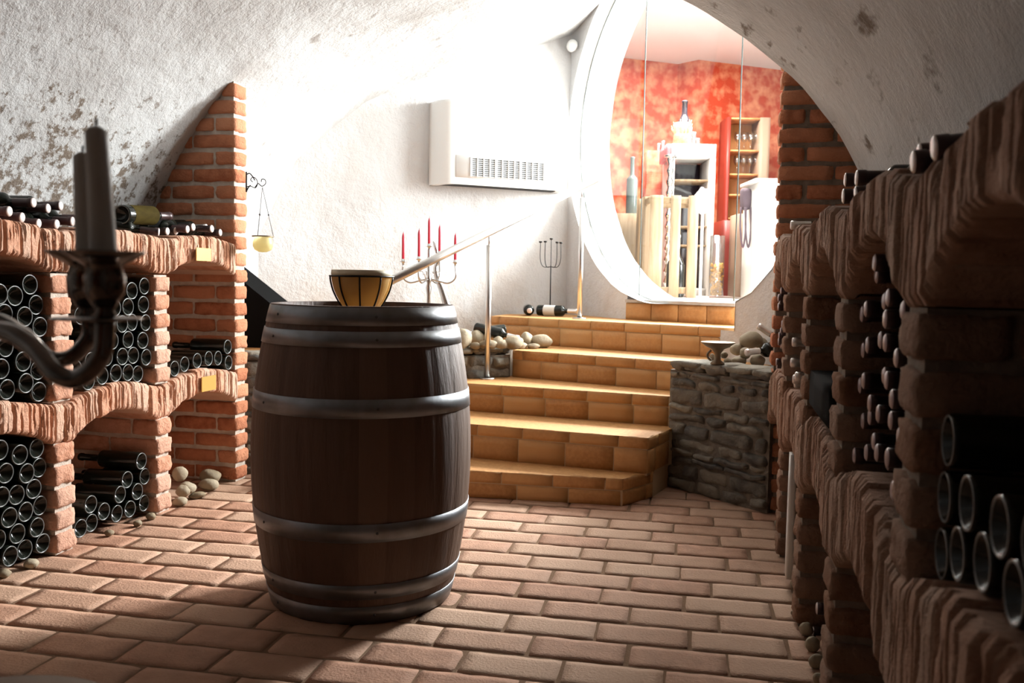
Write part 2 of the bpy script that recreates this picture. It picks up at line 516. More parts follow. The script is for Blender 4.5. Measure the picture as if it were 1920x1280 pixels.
def archpt(t):
    x = max(VC.x - VR + .001, min(VC.x + VR - .001, t.x))
    zz = vz(x)
    if t.z < zz and abs(x - VC.x) > 1.7: zz = t.z
    return vpt(x, zz, YA)
A_ = [archpt(t) for t in T]
m.grid([[a.lerp(t, k / 14) + Vector((0, 0, 1)) * .012 * noise.noise(a.lerp(t, k / 14) * 3) * math.sin(PI * k / 14) for a, t in zip(A_, T)] for k in range(15)])
struct(m.build('ceiling', M['vault']))
# wall behind the camera
m = MB()
m.quad((-3.1, -4.5, -.05), (1.0, -4.5, -.05), (1.0, -4.5, 2.7), (-3.1, -4.5, 2.7))
struct(m.build('wall_back', M['brick']))

# ---- wall carrying the air conditioner
m = MB()
G = []
for i in range(41):
    s_ = -.02 + 2.5 * i / 40
    G.append([AC(s_, -.02 + 3.1 * k / 40) + AN * (.012 * noise.noise(Vector((s_ * 3, k * .25, 1))) + .006 * noise.noise(Vector((s_ * 9, k * .8, 4)))) for k in range(41)])
m.grid(G)
struct(m.build('wall_left', M['wall']))

# ---- wall with the big round opening
HS, HZ, HR = 1.14, 2.05, 1.15
def hole_pts(n=72):
    pts = []
    for k in range(n + 1):                     # from the foot up the left side, over the top, down the right
        a = R(255) - (R(255) - R(-25)) * k / n
        rx = HR if math.cos(a) < 0 else HR * 1.13
        pts.append((HS + rx * math.cos(a), HZ + HR * math.sin(a)))
    return pts
hp = hole_pts()
hole = [(.845, .77)] + hp + [(2.5, 1.42), (2.21, 1.10), (2.06, .985), (1.93, .925), (1.93, .77)]
outer = [(-.02, -.02), (3.1, -.02), (3.1, 3.42), (-.02, 3.42)]
m = MB()
tri = tessellate_polygon([[Vector((x, z, 0)) for x, z in outer], [Vector((x, z, 0)) for x, z in hole]])
allp = outer + hole
for off in (0.0, .35):
    m.add([OP(x, z, off) for x, z in allp], [tuple(t) for t in tri], 0, 0, False)
struct(m.build('wall_right', M['wall']))
m = MB()
full = []
for k in range(90):
    a = R(272) - (R(272) - R(-25)) * k / 89
    rx = HR if math.cos(a) < 0 else HR * 1.13
    full.append((HS + rx * math.cos(a), HZ + HR * math.sin(a)))
full += [(2.5, 1.42), (2.21, 1.10), (2.06, .985), (1.93, .925), (1.93, .77)]
G = []
for off in (-.004, .05, .1, .16, .22, .28, .35):
    G.append([OP(x + .010 * noise.noise(Vector((x * 5, z * 5, off * 6))), z + .010 * noise.noise(Vector((x * 5 + 9, z * 5, off * 6))), off) for x, z in full])
m.grid(G)
struct(m.build('trim_1', M['wall2']))

# ---- glazing set in the opening, with its edge seal
m = MB()
def pane_poly(s0, s1):
    pts = []
    a_ = [p for p in full if s0 <= p[0] <= s1]
    up = sorted([p for p in a_ if p[1] > HZ], key=lambda p: p[0])
    lo = sorted([p for p in a_ if p[1] <= HZ and p[1] > .85], key=lambda p: -p[0])
    return up + lo
win = bpy.data.objects.new('window_1', None); COL.objects.link(win); win.location = OP(HS, .92, .1); win['kind'] = 'structure'
for s0, s1 in ((0, .823), (.828, 1.788), (1.795, 2.5)):
    m = MB()
    P = pane_poly(s0, s1)
    if s0 > 0:
        zb = min(p[1] for p in P)
        P = [(s0, HZ + HR * math.sqrt(max(0, 1 - ((s0 - HS) / (HR if s0 < HS else HR * 1.13)) ** 2)))] + P + [(s0, .93 if s0 > .8 else zb)]
    for off in (.096, .104):
        m.add([OP(x, z, off) for x, z in P], [tuple(range(len(P)))], 0, 0, False)
    m.build('window_pane', M['pane'], win)
m = MB()
edge = [OP(HS + (HR - .004) * math.cos(a), HZ + (HR - .004) * math.sin(a), .1) for a in [R(262 - 2.2 * k) for k in range(85)]]
m.tube(edge, .0035, 6)
for s_ in (.8255, 1.7915):
    zt = HZ + HR * math.sqrt(1 - ((s_ - HS) / (HR if s_ < HS else HR * 1.13)) ** 2)
    m.tube([OP(s_, .93, .1), OP(s_, zt, .1)], .0042, 6)
m.build('window_seal', M['seal'], win)

# ---- upper room beyond the opening
ZF = .915
m = MB()
P0 = [OP(-1.6, ZF - .02, .35), OP(3.4, ZF - .02, .35)]
fl = [(-4.2, 9.5), tuple(OP(-1.6, 0, .36).xy), tuple(OP(.80, 0, .36).xy), tuple(OP(.84, 0, .42).xy), tuple(OP(1.93, 0, .60).xy), tuple(OP(3.1, 0, .35).xy), (5.4, 3.9), (5.4, 11), (-4.2, 11)]
m.prism(fl, ZF - .2, ZF - .012)
struct(m.build('floor_upper', M['room_floor']))
m = MB()
m.quad((-4.2, 3.9, 3.35), (5.4, 3.9, 3.35), (5.4, 11.4, 3.35), (-4.2, 11.4, 3.35))
struct(m.build('ceiling_upper', M['white_ceiling']))
ca, cb, cc = onz(1165, 108, 3.35), onz(1271, 120, 3.35), onz(1310, 112, 3.35)
cd = onz(1455, 130, 3.35)
ca2 = cb + (ca - cb) * 4.0
cd2 = cc + (cd - cc) * 3.6
m = MB()
for p, q in ((ca2, cb), (cb, cc), (cc, cd2)):
    m.quad((p.x, p.y, .8), (q.x, q.y, .8), (q.x, q.y, 3.4), (p.x, p.y, 3.4))
struct(m.build('wall_upper', M['red_wall']))
# right hand wall of the upper room, with its window, and an added screen wall that shapes the daylight
m = MB()
def wall_with_window(m, a, b, u0, u1, z0, z1, zb=.8, zt=3.4):
    a, b = Vector((*a, 0)), Vector((*b, 0))
    P = lambda u, z: a.lerp(b, u) + Vector((0, 0, z))
    for (p, q, r_, t) in ((0, 1, zb, z0), (0, 1, z1, zt), (0, u0, z0, z1), (u1, 1, z0, z1)):
        m.quad(P(p, r_), P(q, r_), P(q, t), P(p, t))
wall_with_window(m, (5.3, 3.9), (5.3, 7.3), .33, .98, 1.5, 3.2)
wall_with_window(m, (5.3, 7.28), (.80, 7.28), .75, .985, 1.7, 3.25)  # added unseen partition keeping the side window's light off the furniture
m.quad((OP(3.1, 0).x, OP(3.1, 0).y, .0), (5.3, 3.9, .0), (5.3, 3.9, 3.4), (OP(3.1, 0).x, OP(3.1, 0).y, 3.4))
struct(m.build('wall_upper_right_and_screen', M['white_ceiling']))

# ---- black recess board and tiled ledge behind the left stone wall
m = MB()
LEDGE_Z = .625
LA, LB = Vector((-2.37, 4.10, 0)), Vector((-1.20, 5.12, 0))
LN = Vector((-.66, .75, 0)).normalized() * .09
m.prism([(-2.9, 4.16), (LA.x + LN.x, LA.y + LN.y), (LB.x + LN.x, LB.y + LN.y), (-1.2, 6.42), (-2.9, 5.1)], 0, LEDGE_Z - .02, 1)
m.prism([(-2.9, 4.16), (LA.x + LN.x, LA.y + LN.y), (LB.x + LN.x, LB.y + LN.y), (-1.2, 6.42), (-2.9, 5.1)], LEDGE_Z - .02, LEDGE_Z, 0)
struct(m.build('floor_ledge', [M['tile'], M['mortar']]))

# ================================================================== STAIRS
stairs = thing('staircase', 'ochre tiled staircase fanning up to the round opening', 'stairs', (-.8, 4.0, 0))
def riser(m, a, b, z0, z1, seed):
    """Tiles on one riser between plan points a and b: a nosing course over a taller course."""
    a, b = Vector((*a, 0)), Vector((*b, 0))
    d = (b - a); L_ = d.length; d.normalize()
    rot = Matrix(((d.x, -d.y, 0), (d.y, d.x, 0), (0, 0, 1)))
    nrm = Vector((d.y, -d.x, 0))
    rr = random.Random(seed)
    zm = z1 - .055
    for (za, zb, off, ph, tl) in ((z0, zm - .004, 0.0, rr.random(), .243), (zm, z1 - .001, .001, rr.random(), .243)):
        x = -ph * tl
        while x < L_:
            x0, x1 = max(0, x), min(L_, x + tl - .0045)
            if x1 - x0 > .01:
                c = a + d * ((x0 + x1) / 2) + nrm * (off - .006) + Vector((0, 0, (za + zb) / 2))
                m.box(c, ((x1 - x0) / 2, .010, (zb - za) / 2), 0, rr.random(), rot, .003)
            x += tl
def step(poly, front, z0, z1, name='step', seed=1):
    m = MB()
    m.prism(poly, max(0, z0 - .01), z1 - .004, 1)
    # tread: tiles in a slab with a slightly proud nosing
    m.prism(poly, z1 - .012, z1, 0)
    for a, b in front:
        riser(m, a, b, z0, z1 + .001, seed); seed += 1
    return m.build(name, [M['tile'], M['grout']], stairs)
ZS = [0, .127, .298, .452, .612, .784]
BK = [(.6, 5.3), (-1.2, 6.3)]
step([(-2.05, 3.93), (-.405, 4.028), (-.285, 4.235), (-.2, 4.6), (-1.5, 4.9), (-2.1, 4.45)], [((-2.05, 3.93), (-.405, 4.028)), ((-.405, 4.028), (-.285, 4.235))], 0, ZS[1], seed=3)
step([(-1.8, 4.36), (-.307, 4.168), (-.225, 4.44), (-.1, 4.8), (-1.3, 5.0)], [((-1.8, 4.36), (-.307, 4.168)), ((-.307, 4.168), (-.225, 4.44))], ZS[1], ZS[2], seed=9)
step([(-1.62, 4.77), (-1.364, 4.72), (-.236, 4.548), (.25, 4.47), (.25, 5.0), (-1.2, 5.2)], [((-1.62, 4.76), (-.236, 4.548))], ZS[2], ZS[3], seed=15)
step([(-1.19, 5.13), (-.219, 4.776), (.2, 4.62), (.4, 5.0), (-1.15, 5.75)], [((-1.19, 5.13), (.2, 4.62))], ZS[3], ZS[4], seed=21)
step([(-1.495, 5.79), (.074, 5.06), (.3, 4.95), (.5, 5.4), (-1.1, 6.47), (-1.48, 6.19)], [((-1.495, 5.79), (.3, 4.95))], ZS[4], ZS[5], seed=27)
# landing at the threshold with its stone sill
m = MB()
la, lb = Vector((-.592, 5.85, 0)), Vector((.10, 5.38, 0))
lp = [la, lb, lb + ON * .5, la + ON * .5]
m.prism([p.xy for p in lp], ZS[5] - .01, ZF - .02, 1)
d = (lb - la).normalized(); nn = Vector((d.y, -d.x, 0))
rot = Matrix(((d.x, -d.y, 0), (d.y, d.x, 0), (0, 0, 1)))
L_ = (lb - la).length
x = 0; q = 0
while x < L_ - .01:
    x1 = min(L_, x + .212)
    m.box(la + d * ((x + x1) / 2) + nn * .004 + Vector((0, 0, (ZS[5] + ZF - .022) / 2)), ((x1 - x) / 2 - .0025, .01, (ZF - .022 - ZS[5]) / 2), 0, rnd.random(), rot, .003)
    x += .212
sp = [la + nn * .02, lb + nn * .02, lb + ON * .42, la + ON * .42]
m.prism([p.xy for p in sp], ZF - .02, ZF, 2)
m.build('landing', [M['tile'], M['grout'], M['sill']], stairs)

# ================================================================== DRY STONE WALLS
def stone_wall(name, label, A, B, h, nrm, seed, thick=.22):
    rr = random.Random(seed)
    A, B = Vector((*A, 0)), Vector((*B, 0)); nrm = Vector((*nrm, 0)).normalized()
    d = (B - A); L_ = d.length; d.normalize()
    rot = Matrix(((d.x, nrm.x, 0), (d.y, nrm.y, 0), (0, 0, 1)))
    root = thing(name, label, 'stone wall', (A + B) / 2)
    m = MB()
    c = (A + B) / 2 - nrm * (thick / 2 + .006); c.z = h / 2 - .02
    m.box(c, (L_ / 2, thick / 2, h / 2 - .02), 1, 0, rot)
    z = 0
    while z < h - .01:
        ch = rr.uniform(.028, .085)
        if z + ch > h - .03: ch = h - z
        x = rr.uniform(-.1, 0)
        while x < L_:
            l = rr.uniform(.07, .26)
            x0, x1 = max(0, x), min(L_, x + l)
            if x1 - x0 > .03:
                hh = ch * rr.uniform(.85, 1.0)
                c = A + d * ((x0 + x1) / 2) - nrm * (.058 - rr.uniform(0, .014))
                c.z = z + ch / 2
                m.rough(c, ((x1 - x0) / 2 - .003, .06, hh / 2 - .002), .022, .015, (8, 4, 6), 0, rr.random() ** 2, rot, 16, rr.random() * 60)
            x += l + .004
        z += ch
    # flat capping stones
    x = 0
    while x < L_ - .02:
        l = rr.uniform(.12, .3); x1 = min(L_, x + l)
        c = A + d * ((x + x1) / 2) - nrm * (thick / 2 - .01); c.z = h - .008
        m.rough(c, ((x1 - x) / 2 - .003, thick / 2, .016), .012, .008, (6, 5, 2), 0, .4 + .6 * rr.random(), rot, 14, rr.random() * 60)
        x = x1
    m.build('stonework', [M['slate'], M['slate_mortar']], root)
    return root
stone_wall('dry_stone_wall', 'low dry stone wall between the stairs and the brick pier at the right', (-.232, 4.50), (.235, 4.08), .635, (-.67, -.74), 5)
stone_wall('dry_stone_wall', 'low dry stone wall running behind the barrel to the left of the stairs', LA.xy, LB.xy, .625, (.66, -.75), 8, .18)

# ================================================================== BRICK WINE RACKS
def pillar(name, parent, Xf, yc, wdt, segs, side, depth, mats, seed, pitch=.078):
    """Stacked rough bricks; side=+1 when the front faces +X."""
    rr = random.Random(seed); m = MB()
    for z0, z1 in segs:
        n = max(1, round((z1 - z0) / pitch)); p = (z1 - z0) / n
        X = Xf(yc)
        m.box((X - side * (depth / 2 + .012), yc, (z0 + z1) / 2), (depth / 2 - .004, wdt / 2 - .009, (z1 - z0) / 2), 1)
        for k in range(n):
            zc = z0 + (k + .5) * p
            hh = (p - .013) / 2
            xs = 0
            l0 = .24 if k % 2 else .13
            while xs < depth - .02:
                l = min(l0, depth - xs)
                m.rough((X - side * (xs + l / 2) + rr.uniform(-.002, .002), yc + rr.uniform(-.003, .003), zc), (l / 2 - .003, wdt / 2, hh), .011, .007, (6 if xs == 0 else 3, 6, 5), 0, rr.random(), None, 45, rr.random() * 50)
                xs += l; l0 = .24
    return m.build(name, mats, parent)
def arch(name, parent, Xf, y0, y1, zt, zb, side, depth, matl, seed, bw=.058, ribs=4, gdeep=.016, dy=.0024, rdeep=.011):
    """Course of split clay blocks standing on edge: the front is one grooved, wavy face."""
    rr = random.Random(seed); m = MB()
    # block joints and ribs
    ys = [y0]
    while ys[-1] < y1 - bw * .6: ys.append(ys[-1] + bw * rr.uniform(.8, 1.2))
    ys[-1] = y1
    n = max(4, int((y1 - y0) / dy))
    rows = []
    tints = []
    ribph = {}
    for i in range(n + 1):
        y = y0 + (y1 - y0) * i / n
        b = max(k for k in range(len(ys)) if ys[k] <= y + 1e-9)
        b = min(b, len(ys) - 2)
        u = (y - ys[b]) / (ys[b + 1] - ys[b])
        if b not in ribph: ribph[b] = (rr.random() * 6, ribs + rr.choice((-1, 0, 1)), rr.uniform(-.006, .006), rr.random(), rr.uniform(-.005, .005))
        ph, nr, dx, tn, dz = ribph[b]
        joint = min(1, min(u, 1 - u) * (ys[b + 1] - ys[b]) / .006)
        g = gdeep * (1 - joint)
        zT, zB = zt(y) + dz - .010 * (1 - joint), zb(y) + dz * .6 + .007 * (1 - joint)
        X = Xf(y)
        fr = []
        fr.append((X - side * depth, y, zB)); fr.append((X - side * .03, y, zB))
        nz = 11
        for k in range(nz + 1):
            v = k / nz; z = zB + (zT - zB) * v
            edge = .012 * max(0, 1 - min(v, 1 - v) * 9) ** 2
            yw = y + .004 * noise.noise(Vector((y * 20, z * 18, seed + 9)))
            gg = noise.noise(Vector((yw * ribs * 24 + b * 3.7, z * 7, seed))) + .35 * noise.noise(Vector((yw * 260, z * 22, seed + 5)))
            gg = max(0, min(1, (gg - .10) / .2))
            w_ = -rdeep * gg * gg * (3 - 2 * gg) + .0025 * noise.noise(Vector((y * 30, z * 40, seed + 3)))
            fr.append((X + side * (dx - g - edge + w_), y + .002 * noise.noise(Vector((y * 9, z * 30, seed))), z))
        fr.append((X - side * .03, y, zT)); fr.append((X - side * depth, y, zT))
        rows.append(fr); tints.append(tn)
    nv = len(rows[0]); o = len(m.v)
    for r_ in rows: m.v += [Vector(p) for p in r_]
    for i in range(n):
        for j in range(nv - 1):
            a = o + i * nv + j
            f = (a, a + 1, a + nv + 1, a + nv)
            m.f.append(f if side > 0 else f[::-1]); m.mi.append(0); m.t.append(tints[i]); m.sm.append(True)
    for e in (0, n):
        m.f.append(tuple(o + e * nv + j for j in range(nv))); m.mi.append(0); m.t.append(0); m.sm.append(False)
    return m.build(name, matl, parent)
def pier(name, parent, xa, yc, half, side, mats, seed, z1=2.4, pitch=.082, xend=None):
    """Brick wall across the rack's end, up to the vault."""
    rr = random.Random(seed); m = MB()
    n = int(z1 / pitch)
    for k in range(n):
        zc = (k + .5) * pitch
        back = (VC.x - math.sqrt(max(0, VR ** 2 - max(0, zc - VC.y) ** 2))) if side > 0 else (VC.x + math.sqrt(max(0, VR ** 2 - max(0, zc - VC.y) ** 2)))
        if xend is not None: back = xend
        D = (xa - back) * side + .03
        if D < .02: continue
        m.box((xa - side * (D / 2 + .012), yc, zc), (D / 2 - .006, half - .012, pitch / 2), 1)
        xs = 0; l = .12 if k % 2 else .24
        while xs < D - .005:
            l_ = min(l, D - xs)
            m.rough((xa - side * (xs + l_ / 2) + rr.uniform(-.003, .003), yc, zc), (l_ / 2 - .005, half, pitch / 2 - .008), .012, .006, (6 if xs == 0 else 4, 5, 4), 2 if xs == 0 and False else 0, rr.random(), None, 40, rr.random() * 50)
            xs += l_; l = .24
    return m.build(name, mats, parent)

# ---- left rack
XL = -2.31
fL = lambda y: XL
PL = [1.55, 2.15, 2.75, 3.345, 3.97]
DL = .50
rackL = thing('brick_wine_rack', 'lit two-tier brick wine rack along the left wall', 'wine rack', (XL, 2.75, 0))
for i, y in enumerate(PL[:-1]):
    pillar('pillar', rackL, fL, y, .105, ((0, .415), (.56, 1.025)), 1, DL, [M['brick_pale'], M['mortar']], 11 + i)
pier('end_wall', rackL, XL, 3.99, .058, 1, [M['brick'], M['mortar'], M['brick_pale']], 31)
def tier(y, base, sag, PP):
    for a, b in zip(PP[:-1], PP[1:]):
        if a <= y <= b:
            t = (y - a) / (b - a); return base + sag * math.sin(PI * t) ** 1.3
    return base
def soffit(y, spring, rise, PP, half):
    for a, b in zip(PP[:-1], PP[1:]):
        if a <= y <= b:
            t = (y - a - half) / (b - a - 2 * half)
            if t <= 0 or t >= 1: return spring
            return spring + rise * (1 - abs(2 * t - 1) ** 2.2)
    return spring
for i in range(len(PL) - 1):
    y0, y1 = PL[i], PL[i + 1]
    if i == len(PL) - 2: y1 = 3.935
    arch('arch', rackL, fL, y0, y1, lambda y: tier(y, 1.178, .027, PL), lambda y: soffit(y, 1.03, .058, PL, .05), 1, DL, M['clay'], 41 + i)
    arch('shelf_arch', rackL, fL, y0, y1, lambda y: tier(y, .548, .045, PL), lambda y: soffit(y, .41, .073, PL, .05), 1, DL, M['clay'], 51 + i)
for z, y in ((1.121, 3.625), (.527, 3.66)):
    m = MB(); m.box((XL + .014, y, z), (.002, .058, .029 if z > 1 else .034), 0)
    o = m.build('plaque', M['brass'], rackL); o['label'] = 'small yellow brass plaque on the arch'

# ---- right rack (its front runs slightly askew)
fR = lambda y: .285 - .0135 * y
PR = [-.0, .70, 1.39, 2.10, 2.80, 3.50, 4.16]
DR = .44
rackR = thing('brick_wine_rack', 'shaded two-tier brick wine rack along the right wall, close by', 'wine rack', (.27, 1.39, 0))
for i, y in enumerate(PR[:-1]):
    pillar('pillar', rackR, fR, y, .135, ((0, .405), (.60, 1.0)), -1, DR, [M['brick_shaded'], M['mortar_shaded']], 111 + i)
pier('end_wall', rackR, fR(4.16), 4.16, .06, -1, [M['brick'], M['mortar_shaded'], M['brick_pale']], 131, z1=2.5, xend=.78)
for i in range(len(PR) - 1):
    y0, y1 = PR[i], PR[i + 1]
    if i == len(PR) - 2: y1 = 4.095
    arch('arch', rackR, fR, y0, y1, lambda y: tier(y, 1.19, .042, PR), lambda y: soffit(y, 1.0, .12, PR, .065), -1, DR, M['clay_shaded'], 141 + i, .07, 3.4, .024)
    arch('shelf_arch', rackR, fR, y0, y1, lambda y: tier(y, .60, .075, PR), lambda y: soffit(y, .405, .082, PR, .065), -1, DR, M['clay_shaded'], 151 + i, .07, 3.4, .024)

# ================================================================== BARREL
BX, BY = -1.115, 2.668
barrel = thing('wine_barrel', 'large dark oak wine barrel standing upright on the brick floor', 'barrel', (BX, BY, 0))
BH = .945
def brad(z):
    t = (z / BH - .5) * 2
    return .288 + .063 * (1 - abs(t) ** 2.0)
m = MB()
nst = 26; seg = nst * 6
prof_z = [BH * k / 36 for k in range(37)]
rings = []
for z in prof_z:
    ring = []
    for k in range(seg):
        u = (k % 6) / 6
        g = .0025 if k % 6 == 0 else 0
        a = 2 * PI * k / seg
        ring.append(Vector((BX + (brad(z) - g) * math.cos(a), BY + (brad(z) - g) * math.sin(a), z)))
    rings.append(ring)
o_ = len(m.v)
for ring in rings: m.v += ring
st_t = [rnd.random() for _ in range(nst)]
for i in range(len(rings) - 1):
    for k in range(seg):
        a, b = i * seg + k, i * seg + (k + 1) % seg
        m.f.append((a, b, b + seg, a + seg)); m.mi.append(0); m.t.append(st_t[k // 6]); m.sm.append(True)
# chime: thickness of the staves at both rims
for zz, up in ((BH, 1), (0, -1)):
    r0, r1 = brad(zz), brad(zz) - .026
    m.lathe([(r0, zz), (r1, zz), (r1, zz - up * .035)] if up > 0 else [(r1, zz + .03), (r1, zz), (r0, zz)], (BX, BY, 0), 78)
m.build('staves', M['stave'], barrel)
m = MB()
m.lathe([(.0001, BH - .03), (.262, BH - .03)], (BX, BY, 0), 60)
m.build('head', M['stave'], barrel)
for z0, z1 in ((BH - .056, BH - .003), (BH - .118, BH - .072), (.625, .680), (.262, .317), (.082, .128), (.004, .058)):
    m = MB()
    t = .0025
    pr = [(brad(z0) + .0002, z0), (brad(z0) + t, z0), (brad((z0 + z1) / 2) + t + .0005, (z0 + z1) / 2), (brad(z1) + t, z1), (brad(z1) + .0002, z1)]
    m.lathe(pr, (BX, BY, 0), 96)
    h = m.build('hoop', M['hoop'], barrel)
    # lapped end of the strap with two rivets
    za = (z0 + z1) / 2
    rs = brad(za) + t + .0005
    for da in (-.62, .52):
        a = -PI / 2 + da
        m = MB()
        m.lathe([(.0045, 0), (.004, .0022), (.0001, .003)], (BX + rs * math.cos(a), BY + rs * math.sin(a), za), 8, 0, (math.cos(a), math.sin(a), 0))
        m.build('rivet', M['rivet'], h)

# ---- amber bowl in an iron frame, on the barrel
bz = BH - .03
bowl = thing('candle_bowl', 'amber glass bowl in a black iron frame on top of the barrel', 'bowl', (BX - .015, BY + .02, bz))
c = Vector((BX - .015, BY + .02, 0))
def bprof(z):                                   # outer radius against height above the base
    t = max(0, min(1, z / .118)); return .052 + .049 * math.sin(t * PI / 2) ** .9
m = MB()
pr = [(.0001, bz + .003), (.048, bz + .003)] + [(bprof(z) - .004, bz + .004 + z) for z in [.118 * k / 12 for k in range(13)]]
m.lathe(pr, c, 48)
m.build('glass_shade', M['amber'], bowl)
m = MB()
zz = bz + .122
m.lathe([(.097, zz), (.0985, zz + .004), (.0965, zz + .016), (.093, zz + .016), (.092, zz), (.06, bz + .06), (.0001, bz + .02)], c, 48)
m.build('rim', M['cream'], bowl)
m = MB()
m.tube([c + Vector((.102 * math.cos(a), .102 * math.sin(a), bz + .118)) for a in [2 * PI * k / 40 for k in range(40)]], .003, 8, closed=True)
m.tube([c + Vector((.052 * math.cos(a), .052 * math.sin(a), bz + .004)) for a in [2 * PI * k / 30 for k in range(30)]], .003, 8, closed=True)
for k in range(9):
    a = 2 * PI * (k + .22) / 9
    m.tube([c + Vector((bprof(z) * math.cos(a), bprof(z) * math.sin(a), bz + .004 + z)) for z in [.114 * q / 10 for q in range(11)]], .0028, 8)
m.build('frame', M['iron'], bowl)

# ================================================================== BOTTLES
def bottle_mesh(name, r=.037, h=.30, kind='bordeaux', glass='glass_dark', seg=24):
    m = MB()
    sh = h * (.60 if kind == 'bordeaux' else .48)
    nk = h * (.70 if kind == 'bordeaux' else .74)
    rn = .0145 * r / .037
    pr = [(.0001, .026), (r * .35, .022), (r * .66, .010), (r * .84, .0016), (r * .885, 0), (r * .94, .0006), (r * .988, .004), (r, .009), (r, sh)]
    for k in range(1, 8):
        t = k / 8
        pr.append((r + (rn - r) * (.5 - .5 * math.cos(PI * t)), sh + (nk - sh) * t))
    pr += [(rn, nk), (rn * .96, h - .022), (rn * 1.12, h - .020), (rn * 1.12, h - .006), (rn, h - .002), (.0001, h - .002)]
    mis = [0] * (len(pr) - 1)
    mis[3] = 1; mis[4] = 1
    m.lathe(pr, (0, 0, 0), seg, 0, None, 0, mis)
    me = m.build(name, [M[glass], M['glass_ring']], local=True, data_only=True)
    # capsule over the neck
    c = MB()
    g = .0012
    c.lathe([(rn + g, nk + (h - nk) * .15), (rn + g, h - .022), (rn * 1.12 + g, h - .020), (rn * 1.12 + g, h - .003), (rn * .9, h), (.0001, h)], (0, 0, 0), 18, 0, None, 0, [0, 0, 0, 1, 1])
    return me, c, sh
BM, cap_b, sh_ = bottle_mesh('wine_bottle_mesh')
CAPS = {}
def capmesh(col, top):
    k = (col, top)
    if k not in CAPS:
        CAPS[k] = cap_b.build('capsule_mesh', [M[col], M[top]], local=True, data_only=True)
    return CAPS[k]
lb_ = MB()
lb_.lathe([(.0376, .05), (.0376, .135)], (0, 0, 0), 24)
LABELS = {}
def labelmesh(col):
    if col not in LABELS: LABELS[col] = lb_.build('bottle_label_mesh', [M[col]], local=True, data_only=True)
    return LABELS[col]
def bottle(base, dirv, label, group=None, cap=None, lab=None, mesh=None, scale=1.0, roll=None):
    o = bpy.data.objects.new('wine_bottle', mesh or BM)
    COL.objects.link(o)
    o.location = base
    q = Vector((0, 0, 1)).rotation_difference(Vector(dirv).normalized())
    o.rotation_euler = (q @ Quaternion((0, 0, 1), rnd.random() * 6.28 if roll is None else roll)).to_euler()
    o.scale = (scale,) * 3
    tag(o, label, 'wine bottle', group)
    if cap:
        c_ = bpy.data.objects.new('capsule', capmesh(*cap)); COL.objects.link(c_); c_.parent = o
    if lab:
        c_ = bpy.data.objects.new('bottle_label', labelmesh(lab)); COL.objects.link(c_); c_.parent = o
    return o
def relax(P, r, lo, hi, zlo, zhi, it=160):
    """Settle round ends in a compartment so that none of them overlap."""
    P = [list(p) for p in P]
    for _ in range(it):
        for i in range(len(P)):
            for j in range(i):
                dx, dz = P[i][0] - P[j][0], P[i][1] - P[j][1]
                d = math.hypot(dx, dz) or 1e-6
                if d < 2 * r:
                    k = (2 * r - d) / d * .5
                    P[i][0] += dx * k; P[i][1] += dz * k; P[j][0] -= dx * k; P[j][1] -= dz * k
        for p in P:
            p[0] = max(lo + r, min(hi - r, p[0]))
            f = zlo(p[0]) if callable(zlo) else zlo
            p[1] = max(f + r, p[1])
            g = zhi(p[0]) if callable(zhi) else zhi
            p[1] = min(g - r, p[1])
    return [tuple(p) for p in P]
def rows_of(P, gap=.05):
    """Row (from the bottom) and place (from the low-y side) of every end in a pile."""
    idx = sorted(range(len(P)), key=lambda i: P[i][1]); rows = []
    for i in idx:
        if rows and P[i][1] - sum(P[k][1] for k in rows[-1]) / len(rows[-1]) < gap: rows[-1].append(i)
        else: rows.append([i])
    out = {}
    for ri, r_ in enumerate(rows):
        for ci, i in enumerate(sorted(r_, key=lambda k: P[k][0])): out[i] = (ri + 1, ci + 1, len(r_))
    return out
def crop(pts, ox, oy, sc):
    return [(ox + x / sc, oy + y / sc) for x, y in pts]

def pile_left(pts, lo, hi, zlo, zhi, where, group, r=.0385, x=-.022):
    P = [(p.y, p.z) for p in (onx(a, b, XL + x) for a, b in pts)]
    P = relax(P, r, lo, hi, zlo, zhi)
    ro = rows_of(P)
    for i, (y, z) in enumerate(P):
        a, b, n = ro[i]
        bottle((XL + x + rnd.uniform(-.012, .006), y, z), (-1, rnd.uniform(-.03, .03), rnd.uniform(-.02, .01)), 'bottle base %s, %s row up, %s from left' % (where, ORD[a], ORD[b]), group)
sL = lambda y: tier(y, .548, .045, PL) + .002
aL = lambda y: soffit(y, 1.03, .058, PL, .05)
aL2 = lambda y: soffit(y, .41, .073, PL, .05)
up1 = crop([(275, 215), (165, 337), (357, 365), (15, 345), (88, 485), (255, 487), (378, 608), (105, 787), (213, 905), (343, 930), (35, 945), (130, 1060), (270, 1072), (388, 1088), (20, 660), (235, 700), (340, 770), (-90, 450), (-60, 800), (-110, 1000), (-10, 1065), (-160, 640), (-130, 900), (-200, 780), (-140, 1080)], 0, 500, 4.573)
pile_left(up1, 2.205, 2.695, sL, aL, 'in upper compartment at the left edge', 'bottles in the upper left compartment')
up2 = crop([(1210, 325), (1340, 320), (1157, 440), (1283, 432), (1083, 560), (1222, 555), (1345, 548), (1022, 690), (1160, 670), (1293, 678), (1097, 795), (1220, 780), (1347, 798), (1025, 920), (1157, 905), (1285, 920), (890, 970), (742, 1050), (737, 750), (795, 860), (880, 690), (800, 600), (715, 465), (1022, 420), (862, 490), (945, 830), (700, 900), (960, 590)], 0, 500, 4.573)
pile_left(up2, 2.805, 3.29, sL, aL, 'in upper compartment behind big candlestick', 'bottles in the upper middle compartment')
